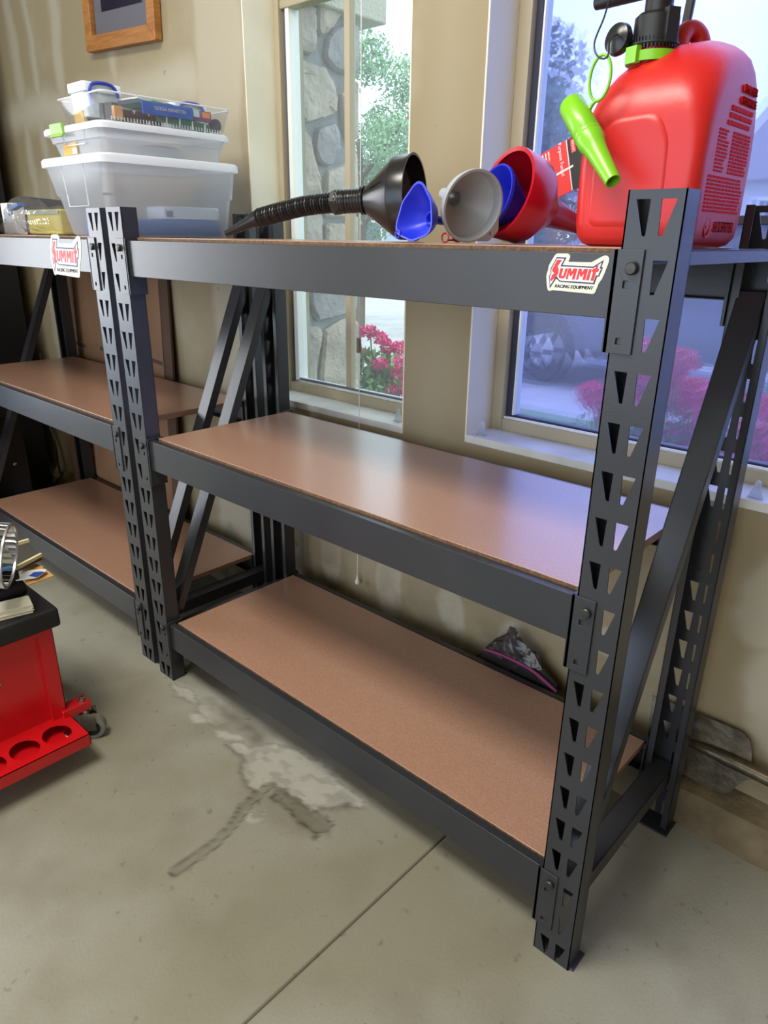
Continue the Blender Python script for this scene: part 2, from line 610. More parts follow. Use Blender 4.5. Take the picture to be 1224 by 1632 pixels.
# floor: one slab, with the saw cut and the spalled, stained patch worked into it
def floor():
    gx = sorted(set([-3.4, -2.4, -1.6, -1.2, -.8, -.5] + [round(x, 4) for x in np.arange(-.25, 1.15, .0065)] +
                    [.9035, .9048, .9075, .9088] + [1.2, 1.3, 1.4, 1.6, 2, 2.6, 3.4]))
    gy = sorted(set([-5, -3.5, -2.5, -1.8, -1.3, -1.0, -.8] + [round(y, 4) for y in np.arange(-.62, .16, .0065)] + [.2, .3, .45, .7]))
    X, Y = np.meshgrid(gx, gy, indexing='ij')
    P = np.stack([X.ravel(), Y.ravel()], 1)

    def fl(pts):
        return [at(240+a/3.825, 1060+b/3.825, 2, 0)[:2] for a, b in pts]

    def sdist(pts, closed):
        pts = np.array(pts)
        d = np.full(len(P), 9.0)
        ins = np.zeros(len(P), bool)
        n = len(pts)
        for i in range(n if closed else n-1):
            a, b = pts[i], pts[(i+1) % n]
            ab = b-a
            tt = np.clip(((P-a)@ab)/(ab@ab), 0, 1)
            d = np.minimum(d, np.linalg.norm(P-a-tt[:, None]*ab, axis=1))
            if closed:
                c = ((a[1] > P[:, 1]) != (b[1] > P[:, 1])) & (P[:, 0] < (b[0]-a[0])*(P[:, 1]-a[1])/(b[1]-a[1]+1e-12)+a[0])
                ins ^= c
        return np.where(ins, -d, d) if closed else d
    rng = np.random.RandomState(3)

    def vnoise(freq):
        g = rng.rand(64, 64)
        u, v = (P[:, 0]+7)*freq, (P[:, 1]+7)*freq
        iu, iv = np.floor(u).astype(int), np.floor(v).astype(int)
        fu, fv = u-iu, v-iv
        fu, fv = fu*fu*(3-2*fu), fv*fv*(3-2*fv)
        G = lambda a, b: g[a % 64, b % 64]
        return G(iu, iv)*(1-fu)*(1-fv)+G(iu+1, iv)*fu*(1-fv)+G(iu, iv+1)*(1-fu)*fv+G(iu+1, iv+1)*fu*fv
    nz_ = (vnoise(40)-.5)*.016+(vnoise(90)-.5)*.010
    sm = lambda d, s: np.clip(.5-d/(2*s), 0, 1)
    main = sdist(fl([(470, 475), (570, 470), (610, 510), (720, 470), (1000, 560), (1300, 820), (1300, 860), (1100, 870), (960, 880),
                     (830, 760), (740, 715), (650, 760), (610, 740), (545, 650), (585, 585), (520, 520)]), True)+nz_
    strip = sdist(fl([(130, 110), (250, 150), (300, 240), (400, 250), (480, 340), (400, 360), (350, 330), (280, 270), (215, 200), (140, 165)]), True)+nz_
    w1 = sdist(fl([(400, 400), (580, 432), (560, 455), (410, 440)]), True)+nz_*.6
    w2 = sdist(fl([(240, 305), (330, 295), (380, 345), (270, 350)]), True)+nz_*.6
    spk = sdist(fl([(570, 960), (600, 870), (690, 835), (670, 930), (630, 968)]), True)+nz_
    brown = sdist(fl([(360, 210), (560, 300), (740, 430), (680, 500), (600, 470), (560, 400), (440, 340)]), True)+nz_*1.4
    groove = sdist(fl([(720, 730), (640, 800), (560, 890), (480, 1000), (340, 1120), (160, 1255)]), False)+nz_*.5
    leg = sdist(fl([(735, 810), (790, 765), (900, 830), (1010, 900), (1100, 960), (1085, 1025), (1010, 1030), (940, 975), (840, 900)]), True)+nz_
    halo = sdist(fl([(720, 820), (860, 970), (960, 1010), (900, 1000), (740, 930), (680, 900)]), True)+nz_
    edge = sdist(fl([(1224, 820), (1140, 830), (1130, 880), (1230, 905)]), True)+nz_
    light = np.maximum.reduce([.75*sm(main, .006), .55*sm(strip, .005), .95*sm(w1, .004), .9*sm(w2, .004), .7*sm(spk, .004)*(vnoise(110) > .45)])
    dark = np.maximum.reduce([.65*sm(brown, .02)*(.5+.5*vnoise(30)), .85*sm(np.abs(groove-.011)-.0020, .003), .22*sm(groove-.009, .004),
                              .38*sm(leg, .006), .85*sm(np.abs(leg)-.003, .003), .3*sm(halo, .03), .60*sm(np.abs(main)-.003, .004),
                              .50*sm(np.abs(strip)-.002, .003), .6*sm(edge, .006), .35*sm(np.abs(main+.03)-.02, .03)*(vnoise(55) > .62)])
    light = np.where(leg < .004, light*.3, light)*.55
    z = -.0035*sm(main, .006)-.003*sm(leg, .006)-.004*sm(groove-.009, .004)-.0015*sm(strip, .006)
    z += (vnoise(150)-.5)*.002*np.maximum(light, dark)
    cut = np.abs(P[:, 0]-.90615) < .0016
    z = np.where(cut, z-.006, z)
    dark = np.where(np.abs(P[:, 0]-.90615) < .0020, .75, dark)
    V = np.column_stack([P, z])
    nx, ny = len(gx), len(gy)
    F = [(i*ny+j, (i+1)*ny+j, (i+1)*ny+j+1, i*ny+j+1) for i in range(nx-1) for j in range(ny-1)]
    me = bpy.data.meshes.new('floor')
    me.from_pydata(V.tolist(), [], F)
    for nm, arr in (('pale', light), ('stain', dark)):
        at_ = me.attributes.new(nm, 'FLOAT', 'POINT')
        at_.data.foreach_set('value', arr.astype(np.float32))
    for p in me.polygons:
        p.use_smooth = True
    M = bpy.data.materials.new('garage_concrete')
    M.use_nodes = True
    t = M.node_tree
    b = t.nodes['Principled BSDF']
    g = t.nodes.new('ShaderNodeNewGeometry')

    def noise(scale, detail=6):
        n = t.nodes.new('ShaderNodeTexNoise')
        n.inputs['Scale'].default_value = scale
        n.inputs['Detail'].default_value = detail
        t.links.new(g.outputs['Position'], n.inputs['Vector'])
        return n.outputs['Fac']

    def ramp(v, lo, hi, a=0.0, c=1.0):
        n = t.nodes.new('ShaderNodeMapRange')
        for k, q in (('From Min', lo), ('From Max', hi), ('To Min', a), ('To Max', c)):
            n.inputs[k].default_value = q
        t.links.new(v, n.inputs['Value'])
        return n.outputs[0]

    def mix(f, a, c):
        n = t.nodes.new('ShaderNodeMix')
        n.data_type = 'RGBA'
        t.links.new(f, n.inputs[0])
        for i, q in ((6, a), (7, c)):
            if isinstance(q, tuple):
                n.inputs[i].default_value = (*lin(q), 1)
            else:
                t.links.new(q, n.inputs[i])
        return n.outputs[2]

    def attr(nm):
        n = t.nodes.new('ShaderNodeAttribute')
        n.attribute_name = nm
        return n.outputs['Fac']
    c = mix(ramp(noise(1.6), .38, .62), (152, 152, 142), (132, 128, 110))
    c = mix(ramp(noise(5), .50, .72, 0, .55), c, (112, 106, 88))
    c = mix(ramp(noise(38, 3), .66, .72, 0, .5), c, (92, 84, 66))
    c = mix(ramp(noise(220, 2), .3, .7, 0, .25), c, (120, 116, 100))
    c = mix(attr('pale'), c, (184, 182, 174))
    c = mix(attr('stain'), c, (60, 51, 44))
    t.links.new(c, b.inputs['Base Color'])
    t.links.new(ramp(noise(3), .3, .7, .48, .66), b.inputs['Roughness'])
    b.inputs['Specular IOR Level'].default_value = 0.4
    bp = t.nodes.new('ShaderNodeBump')
    bp.inputs['Strength'].default_value = 0.12
    bp.inputs['Distance'].default_value = 0.003
    t.links.new(noise(160, 4), bp.inputs['Height'])
    t.links.new(bp.outputs['Normal'], b.inputs['Normal'])
    me.materials.append(M)
    o = bpy.data.objects.new('floor', me)
    COL.objects.link(o)
    o['kind'] = 'structure'
    LOC['floor'] = Vector((0, 0, 0))


floor()

# concrete curb under the wall
rng = random.Random(5)
loops = []
for k in range(121):
    x = -3.2+6.6*k/120
    j = lambda s: rng.uniform(-s, s)
    loops.append([(x, .430+j(.003), -.002), (x, .431+j(.003), .050+j(.004)), (x, .440+j(.002), .079+j(.003)), (x, .475+j(.002), .088+j(.003)), (x, .53, .092), (x, .53, -.002)])
struct('trim_1', MB().loft(loops), CONC, smooth=50)


# windows: reveals, sills, vinyl frames, panes
def window(n, Wn, mull):
    x0, x1, z0, z1 = Wn
    e = MB()
    e.box(x0, x0+.004, YW-.001, .598, z0, z1)
    e.box(x1-.004, x1, YW-.001, .598, z0, z1)
    e.box(x0, x1, YW-.001, .598, z1-.004, z1)
    struct('trim_%d' % (n*2), e, REVEAL if n == 1 else mat('white_reveal_paint', (226, 220, 200), rough=0.5), smooth=0)
    struct('trim_%d' % (n*2+1), MB().box(x0, x1, YW-.002, .600, z0-.012, z0+.006), PAINT_WHITE, smooth=0, bevel=.002)
    wn = bpy.data.objects.new('window_%d' % n, None)
    COL.objects.link(wn)
    wn['kind'] = 'structure'
    LOC[wn.name] = Vector((0, 0, 0))
    fw = .030
    f = MB()
    zb, zt, xa, xb = z0+.006, z1-.004, x0+.004, x1-.004
    if n == 1:
        f.box(xa, xa+fw-.010, .596, .650, zb, zt).box(xb-fw+.010, xb, .596, .650, zb, zt)
    else:
        f.box(xa, xa+fw, .596, .650, zb, zt).box(xb-fw, xb, .596, .650, zb, zt)
    fi = fw-.010 if n == 1 else fw
    f.box(xa+fi, xb-fi, .596, .650, zb, zb+.027).box(xa+fi, xb-fi, .596, .650, zt-.03, zt)
    part(wn, 'window_frame', f, PAINT_TAN, smooth=0, bevel=.002)
    if n == 1:
        s = MB().box(xa+.020, xa+.034, .612, .640, zb+.027, zt-.03)
        part(wn, 'glazing_strip', s, GREYSTRIP, smooth=0)
        s = MB().box(xa+.034, xa+.048, .606, .642, zb+.027, zt-.03).box(xa+.034, xb-.02, .606, .642, zb+.027, zb+.034)
        part(wn, 'sash_frame', s, WHITESTRIP, smooth=0, bevel=.0015)
        s = MB().box(mull[0], mull[1], .610, .632, zb+.03, zt-.03)
        part(wn, 'mullion', s, PAINT_TAN, smooth=0, bevel=.003)
        s = MB().box(xa+.018, mull[0], .602, .640, 1.637, 1.657)
        part(wn, 'muntin', s, PAINT_TAN, smooth=0, bevel=.003)
        s = MB().box(xa+.05, xb-.022, .605, .615, zb+.034, zb+.039)
        part(wn, 'glazing_strip', s, GREYSTRIP, smooth=0)
        part(wn, 'pane', MB().box(xa+.04, mull[0]+.005, .624, .627, zb+.03, zt-.03), GLASS1, smooth=0)
        part(wn, 'pane', MB().box(mull[1]-.005, xb-.02, .624, .627, zb+.03, zt-.03), GLASS1, smooth=0)
    else:
        a = xa+fw
        s = MB().box(a, a+.014, .612, .640, zb+.027, zt-.03).box(a, xb-fw, .618, .640, zb+.027, zb+.034)
        s.box(a, xb-fw, .618, .636, 1.127, 1.142)
        part(wn, 'screen_frame', s, GASKET, smooth=0, bevel=.0015)
        s = MB().box(a+.014, a+.018, .616, .642, zb+.034, zt-.03).box(a, xb-fw, .604, .612, zb+.027, zb+.031)
        part(wn, 'sash_frame', s, WHITESTRIP, smooth=0)
        part(wn, 'pane', MB().box(a+.014, xb-fw, .626, .629, zb+.03, zt-.03), GLASS2, smooth=0)


window(1, W1, (.098, .118))
window(2, W2, None)

# ================================================================== the two steel racks
RW, RD, RH, PW, PT, PD = 1.220, 0.430, 1.1495, 0.064, 0.0018, 0.036


def post_mb(x0, yw, d):
    """pressed-steel post: web with keystone holes at y = yw, flanges and lips towards d"""
    mb = MB()
    N = (0, d, 0)
    LH = rpoly([(.0095, .0), (.0262, .0), (.0250, -.037), (.0205, -.037)], [.001, .001, .0014, .0014])
    RHo = [(PW-a, b) for a, b in LH][::-1]
    for k in range(19):
        zt = 1.140-.06117*k
        a = (RH-zt) if k == 0 else .0105
        b = -zt if k == 18 else -.05067
        cell = [(0, b), (PW, b), (PW, a), (0, a)]
        mb.plate(cell, [LH, RHo], (x0, yw, zt), (1, 0, 0), (0, 0, 1), N, PT, rim=(k in (0, 18)))
    ya, yb = sorted((yw, yw+d*PD))
    for xa, xb in ((x0, x0+PT), (x0+PW-PT, x0+PW)):
        mb.box(xa, xb, ya, yb, 0, RH)
    yl = sorted((yw+d*PD, yw+d*(PD-PT)))
    mb.box(x0, x0+.0125, *yl, 0, RH).box(x0+PW-.0125, x0+PW, *yl, 0, RH)
    return mb


def sticker(parent, cx, y, cz, k):
    """oil-shop decal: die-cut white vinyl, navy outline, red lettering; k = metres per drawing unit"""
    U, V = (k, 0, 0), (0, 0, k)
    o = lambda dy: (cx, y-dy, cz)
    c = lambda pts: [(a-650, 445-b) for a, b in pts]
    outer = c([(190, 470), (205, 430), (215, 350), (300, 205), (330, 190), (500, 188), (530, 210), (535, 240), (510, 295), (860, 290), (1030, 200),
               (1080, 200), (1112, 235), (1110, 280), (1075, 400), (1040, 500), (1005, 545), (960, 685), (930, 697), (300, 680), (265, 697),
               (235, 690), (215, 640), (190, 510)])
    st = part(parent, 'decal', MB().prism(rpoly(outer, 18), o(0), U, V, (0, -1, 0), .0004), STICKERW, smooth=0, label='cream die-cut decal with red and navy lettering')
    navy = c([(330, 238), (478, 240), (425, 340), (895, 345), (1038, 255), (1012, 345), (1036, 350), (995, 468), (965, 470), (940, 570), (410, 562),
              (350, 520), (262, 655), (232, 490), (255, 465), (245, 400)])
    part(st, 'navy_outline', MB().prism(navy, o(.0004), U, V, (0, -1, 0), .0003), NAVY, smooth=0)
    whi = c([(340, 256), (452, 256), (400, 358), (905, 362), (1012, 290), (992, 362), (1014, 366), (982, 454), (950, 456), (925, 552), (416, 546),
             (352, 490), (268, 618), (250, 495), (270, 470), (262, 405)])
    part(st, 'white_field', MB().prism(whi, o(.0007), U, V, (0, -1, 0), .0003), WHITEINK, smooth=0)
    red = MB()
    S_ = c([(345, 272), (418, 272), (360, 355), (382, 410), (378, 450), (345, 505), (275, 560), (262, 545), (285, 475), (318, 455), (275, 420), (285, 385)])
    red.prism(S_, o(.001), U, V, (0, -1, 0), .0003)
    sh = lambda pts: c(pts)
    red.prism(sh([(408, 380), (450, 380), (428, 480), (440, 490), (462, 480), (482, 380), (520, 380), (492, 490), (470, 515), (405, 515), (388, 490)]), o(.001), U, V, (0, -1, 0), .0003)
    for dx in (0, 160):
        red.prism(sh([(530+dx, 378), (572+dx, 378), (580+dx, 430), (610+dx, 378), (668+dx, 378), (638+dx, 522), (598+dx, 522), (618+dx, 428), (582+dx, 480), (560+dx, 480),
                      (548+dx, 430), (534+dx, 522), (502+dx, 522)]), o(.001), U, V, (0, -1, 0), .0003)
    red.prism(sh([(842, 378), (882, 378), (852, 524), (812, 524)]), o(.001), U, V, (0, -1, 0), .0003)
    red.prism(sh([(935, 340), (975, 322), (962, 368), (990, 368), (978, 410), (950, 410), (925, 526), (880, 526), (906, 410), (885, 410), (898, 368), (926, 368)]), o(.001), U, V, (0, -1, 0), .0003)
    part(st, 'red_lettering', red, INKRED, smooth=0)
    part(st, 'navy_lettering', text_mb('RACING EQUIPMENT', 62, (cx-20*k, y-.0004, cz-178*k), U, V, (0, -1, 0), .0003, shear=.25, xs=1.0, bold=.035), NAVY, smooth=0)
    return st


def make_rack():
    r = thing('storage_rack', 'charcoal steel storage rack with funnels and a red fuel can on its top shelf', 'storage rack', (0, 0, 0), 'steel storage racks')
    for x0 in (0, RW-PW):
        for yw, d in ((0, 1), (RD, -1)):
            part(r, 'post', post_mb(x0, yw, d), STEEL, smooth=0, fix=False)
            ya, yb = (.004, .044) if d > 0 else (RD-.052, RD-.002)
            xa, xb = (x0-.004, x0+PW-.004) if x0 == 0 else (x0+.004, x0+PW+.007)
            part(r, 'foot_plate', MB().box(max(xa, -.002), xb, ya, yb, 0, .004), STEEL, smooth=0, bevel=.001)
    zs = [(1.085, 1.014), (.654, .584), (.170, .100)]
    lift = (.006, .0055, .003)
    for (zt, zb), lf in zip(zs, lift):
        for side in (0, 1):
            Y = (lambda y: y) if side == 0 else (lambda y: RD-y)
            prof = [(.0035, zb), (.0035, zt), (.019, zt), (.019, zt-.010), (.046, zt-.010), (.046, zt-.012), (.017, zt-.012), (.017, zt-.002), (.0055, zt-.002),
                    (.0055, zb+.002), (.026, zb+.002), (.026, zb)]
            loops = [[(x, Y(y), z) for y, z in prof] for x in (.0705, RW-.0705)]
            part(r, 'shelf_beam', MB().loft(loops), STEEL, smooth=0, bevel=.0008)
            for end in (0, 1):
                X = (lambda x: x) if end == 0 else (lambda x: RW-x)
                b = MB()
                top = zt+.0045
                o = (X(.036), Y(-.003), 0)
                ux = (1, 0, 0) if end == 0 else (-1, 0, 0)
                sq = lambda cx, cz, s: rpoly([(cx-s, cz-s*1.25), (cx+s, cz-s*1.25), (cx+s, cz+s*1.25), (cx-s, cz+s*1.25)], .0006)
                b.plate([(0, top-.113), (.036, top-.113), (.036, top), (0, top)], [sq(.017, top-.037, .0032), sq(.017, top-.099, .0030)], o, ux, (0, 0, 1),
                        (0, 1 if side == 0 else -1, 0), .003)
                xa, xb = sorted((X(.0655), X(.0705)))
                ya, yb = sorted((Y(-.003), Y(.040)))
                b.box(xa, xb, ya, yb, top-.113, top)
                xa, xb = sorted((X(.0695), X(.0725)))
                ya, yb = sorted((Y(.0020), Y(.0060)))
                b.box(xa, xb, ya, yb, zb, zt)
                br = part(r, 'beam_bracket', b, STEEL, smooth=0, bevel=.0006, bseg=1)
                bo = MB().lathe((X(.047), Y(-.003), top-.0195), (0, -1 if side == 0 else 1, 0), [(0, .0050), (.001, .0072), (.004, .0072), (.0058, .0058), (.0062, 0.0005)], n=14, cap1=True)
                part(br, 'bolt', bo, BOLT)
        top = zt+lf
        bmat = MB().box(.081, RW-.0745, .0215, RD-.0245, zt-.0095, top)
        bd = part(r, 'shelf_board', bmat, BOARD, smooth=0, bevel=.0008)
        eg = MB().box(.0808, RW-.0742, .0212, .0222, zt-.0093, top-.001)
        part(bd, 'sawn_edge', eg, BOARD_EDGE, smooth=0)
    for end in (0, 1):
        X = (lambda x: x) if end == 0 else (lambda x: RW-x)
        xa, xb = sorted((X(.0145), X(.0545)))
        p0, p1 = Vector((0, .036, .196)), Vector((0, .398, 1.029))
        t = (p1-p0).normalized()
        n_ = Vector((0, t.z, -t.y))
        b = MB()
        for s0, s1, xx0, xx1 in ((0, .0018, xa, xb), (0, .022, xa, xa+.0018), (0, .022, xb-.0018, xb)):
            lp = [[(xx, *(q+n_*s)[1:]) for xx, s in ((xx0, s0), (xx1, s0), (xx1, s1), (xx0, s1))] for q in (p0, p1)]
            b.loft(lp)
        part(r, 'diagonal_brace', b, STEEL, smooth=0, fix=False)
        b = MB().box(xa, xb, .012, RD-.012, .1385, .1403).box(xa, xa+.0018, .012, RD-.012, .108, .1403).box(xb-.0018, xb, .012, RD-.012, .108, .1403)
        part(r, 'side_strut', b, STEEL, smooth=0, fix=False)
        xa, xb = sorted((X(.002), X(.040)))
        b = MB().box(xa, xb, .030, RD-.030, 1.088, 1.0898).box(xa, xa+.0018, .030, RD-.030, 1.074, 1.0898).box(xb-.0018, xb, .030, RD-.030, 1.074, 1.0898)
        part(r, 'side_strut', b, STEEL, smooth=0, fix=False)
    return r


rack1 = make_rack()
rack2 = copy_tree(rack1)
LOC[rack2.name] = Vector((0, 0, 0))
rack2.location = (-1.264, .010, 0)
rack2['label'] = 'charcoal steel storage rack at the left carrying the stack of clear plastic bins'
sticker(rack1, 1.1025, .0034, 1.0615, 8.5e-5)
s2 = sticker(rack2, 1.021, .0034, 1.0465, 18.6e-5)
TOP = 1.0912       # top of the upper board

# ================================================================== red fuel can
def fuel_can():
    t = thing('fuel_can', 'red plastic fuel can with black spout and raised lettering at the rack end', 'fuel can', (1.105, .22, TOP))
    x0, x1, y0, y1 = 1.024, 1.184, .118, .302
    #      z(front) inset-left inset-right inset-front inset-back corner-radius
    secs = [(.000, .016, .016, .016, .016, .020), (.003, .008, .008, .008, .008, .022), (.012, .002, .002, .002, .002, .023), (.030, 0, 0, 0, 0, .022),
            (.060, 0, 0, 0, 0, .020), (.100, 0, .000, 0, 0, .019), (.130, .000, 0, .001, .000, .023), (.150, .001, .0005, .002, .001, .030), (.166, .004, .001, .005, .002, .038),
            (.180, .009, .003, .012, .006, .045), (.192, .017, .008, .022, .013, .047), (.200, .026, .016, .033, .022, .046), (.206, .036, .027, .044, .032, .036),
            (.211, .050, .040, .056, .046, .028), (.214, .060, .052, .066, .058, .022)]
    loops = []
    for z, a, b, c, d, r in secs:
        lp = rrect(x0+a, x1-b, y0+c, y1-d, r, z, n=7)
        q = []
        for (x, y, zz) in lp:
            k = max(0, (z-.10)/.114)
            q.append((x, y, TOP+zz+k*.22*(y-y0)))
        loops.append(q)
    body = part(t, 'body', MB().loft(loops), REDP, smooth=50)
    # pressed facets: pad on the front, wedge on the right shoulder
    pad = MB()
    lo = []
    for s_, dy in ((1.0, .0015), (.93, -.0016), (.86, -.0022)):
        cxm, czm = (x0+x1)/2-.010, TOP+.088
        Q = rpoly([(x0+.024, TOP+.022), (x1-.036, TOP+.022), (x1-.040, TOP+.120), (x1-.060, TOP+.150), (x0+.040, TOP+.147), (x0+.024, TOP+.115)], .014, n=5)
        lo.append([(cxm+(x-cxm)*s_, y0+dy, czm+(z-czm)*s_) for x, z in Q])
    pad.loft(lo, False, True)
    part(body, 'front_pad', pad, REDP, smooth=60)
    # neck, green lock ring, black collar and spout
    nx, ny = 1.0800, .182
    bz = TOP+.2115
    nk = MB().lathe((nx, ny, bz-.008), (0, 0, 1), [(0, .026), (.018, .0245), (.026, .0245)], n=32, cap1=True)
    part(t, 'neck', nk, CRIMSON)
    g = MB().lathe((nx, ny, bz), (0, 0, 1), [(0, .026), (0, .0318), (.011, .0318), (.011, .0280), (.004, .0275), (.004, .026), (0, .026)], n=40)
    g.obox((nx-.012, ny-.0295, bz+.007), (.93, -.36, 0), (.36, .93, 0), (0, 0, 1), .009, .004, .009)
    part(t, 'lock_ring', g, GREENP, smooth=40)
    k = MB().lathe((nx, ny, bz+.015), (0, 0, 1), [(0, .0255), (.004, .0295), (.006, .0295), (.006, .0268), (.034, .0262), (.038, .022), (.038, .0175)], n=40)
    for i in range(40):
        a = 2*math.pi*i/40
        k.obox((nx+.0272*math.cos(a), ny+.0272*math.sin(a), bz+.020), (-math.sin(a), math.cos(a), 0), (math.cos(a), math.sin(a), 0), (0, 0, 1), .0010, .0012, .006)
    k.obox((nx+.0235, ny-.013, bz+.036), (.87, -.48, 0), (.48, .87, 0), (0, 0, 1), .0045, .008, .018)
    part(t, 'spout_collar', k, BLACKP, smooth=35)
    s = MB().lathe((nx, ny, bz+.045), (0, 0, 1), [(0, .0165), (.055, .0165), (.055, .012), (.062, .012)], n=28, cap1=True)
    s.tube([(nx+.018, ny-.015, bz+.082), (nx-.02, ny-.004, bz+.083), (nx-.07, ny+.004, bz+.080), (nx-.088, ny+.006, bz+.079)], [.012, .013, .009, .007], n=14)
    part(t, 'spout', s, BLACKP)
    lv = MB().obox((nx+.040, ny+.012, bz+.080), (.93, .2, .05), (-.2, .93, 0), (0, 0, 1), .028, .013, .009)
    part(t, 'spout_lever', lv, GREENP, bevel=.004)
    ac = at(1101, 2, 1, .262)
    ar = MB().obox(tuple(ac), (1, 0, 0), (0, 1, 0), (0.05, .05, 1), .0055, .004, .038)
    part(t, 'vent_arm', ar, BLACKP, bevel=.002)
    cp = MB().lathe((nx-.0355, ny-.010, bz+.0275), (-.22, -.95, .10), [(0, .006), (.004, .016), (.009, .0185), (.016, .017), (.019, .010), (.020, .001)], n=24, cap1=True)
    part(t, 'spout_cap', cp, BLACKG)
    # rear handle
    hd = [tuple(at(px_, py_, 1, yy)) for px_, py_, yy in ((1080, 92, .215), (1084, 66, .222), (1093, 51, .232), (1105, 49, .242), (1114, 58, .250), (1118, 74, .254), (1119, 96, .256))]
    part(t, 'handle', MB().tube(smooth_path(hd, 6), .0115, n=14), REDP, smooth=60)
    # tether strap, green loop and green nozzle hanging in front
    st_ = [at(985, -18, 1, .15), at(972, 0, 1, .135), at(962, 30, 1, .12), at(948, 65, 1, .105), at(949, 84, 1, .100), at(958, 93, 1, .098), at(966, 92, 1, .098), at(970, 84, 1, .10),
           at(971, 68, 1, .11), at(976, 58, 1, .125), at(985, 55, 1, .150)]
    part(t, 'tether_strap', MB().tube(smooth_path([tuple(p) for p in st_], 6), .0011, n=8), BLACKP, smooth=60)
    lp = []
    for i in range(40):
        a = 2*math.pi*i/40
        px, py = 956.5+16.5*math.cos(a)*.98-0.0*math.sin(a), 124+37*math.sin(a)
        px += -(py-124)*.16
        lp.append(tuple(at(px, py, 1, .100)))
    ring = MB().tube(lp+[lp[0], lp[1]], .0019, n=8, caps=False)
    ring.tube([tuple(at(950, 160, 1, .100)), tuple(at(944, 166, 1, .099)), tuple(at(938, 176, 1, .096))], [.002, .0026, .003], n=8)
    part(t, 'tether_ring', ring, GREENP, smooth=60)
    a0, a1 = Vector(at(910, 166, 1, .104)), Vector(at(977, 289, 1, .060))
    ax = a1-a0
    L = ax.length
    prof = [(0, .0010), (0, .0140), (.003, .0158), (L*.40, .0166), (L*.405, .0161), (L*.412, .0161), (L*.417, .0167), (L*.445, .0167), (L*.45, .0162), (L*.457, .0162), (L*.462, .0168),
            (L*.52, .0163), (L*.57, .0140), (L*.66, .0122), (L, .0090), (L, .0074), (L*.8, .0080), (L*.5, .0095), (L*.45, .001)]
    part(t, 'nozzle', MB().lathe(a0, ax, prof, n=32, cap0=True), GREENP, smooth=40)
    # raised lettering on the right-hand side
    bx = x1-.0012
    wd = MB()
    rr = random.Random(11)

    def side(y, z, s, txt):
        q = text_mb(txt, s, (bx+.0006, y, z), (0, 1, 0), (0, .0, 1), (1, 0, 0), .0022, bold=.03)
        wd.add(q.v, q.f)
    yc = .212
    zt = TOP+.194
    side(yc+.030, zt-.014, .0120, 'DANGER')
    side(yc+.030, zt-.027, .0120, 'GASOLINE')
    part(body, 'raised_lettering', wd, REDTXT, smooth=0)
    bars = MB()

    def line(ya, yb, z, h):
        y = ya
        while y < yb-.002:
            e = min(y+rr.uniform(.006, .016), yb)
            bars.box(bx-.001, bx+.0022, y, e-.0011, z, z+h)
            y = e
    z = zt-.040
    for i in range(3):
        line(yc-.022-.004*i, yc+.056-rr.uniform(0, .006), z, .0050)
        z -= .0080
    z2 = z
    for i in range(12):
        line(yc-.052, yc-.014-rr.uniform(0, .014), z2, .0022)
        line(yc-.004, yc+.062-rr.uniform(0, .006), z2, .0026)
        z2 -= .0040
    z2 -= .003
    for i in range(10):
        line(yc-.066, yc+.062-rr.uniform(0, .012), z2, .0026)
        z2 -= .0042
    part(body, 'raised_fine_print', bars, REDTXT, smooth=0)['kind'] = 'stuff'
    em = MB()
    q = text_mb('SCEPTER', .0180, (bx+.0006, yc+.016, TOP+.024), (0, 1, 0), (0, 0, 1), (1, 0, 0), .0022, bold=.03)
    em.add(q.v, q.f)
    em.tube([(bx+.0006, yc-.040+.0085*math.cos(2*math.pi*i/24), TOP+.024+.0115*math.sin(2*math.pi*i/24)) for i in range(26)], .0011, n=6, caps=False)
    em.box(bx, bx+.0018, yc-.045, yc-.038, TOP+.0225, TOP+.0255)
    part(body, 'embossed_emblem', em, REDP, smooth=40)


fuel_can()


# ================================================================== funnels on the upper board
def shell(prof, th):
    """outer profile plus an inner wall th thick"""
    return prof+[(t, max(r-th, .001)) for t, r in prof[::-1]]


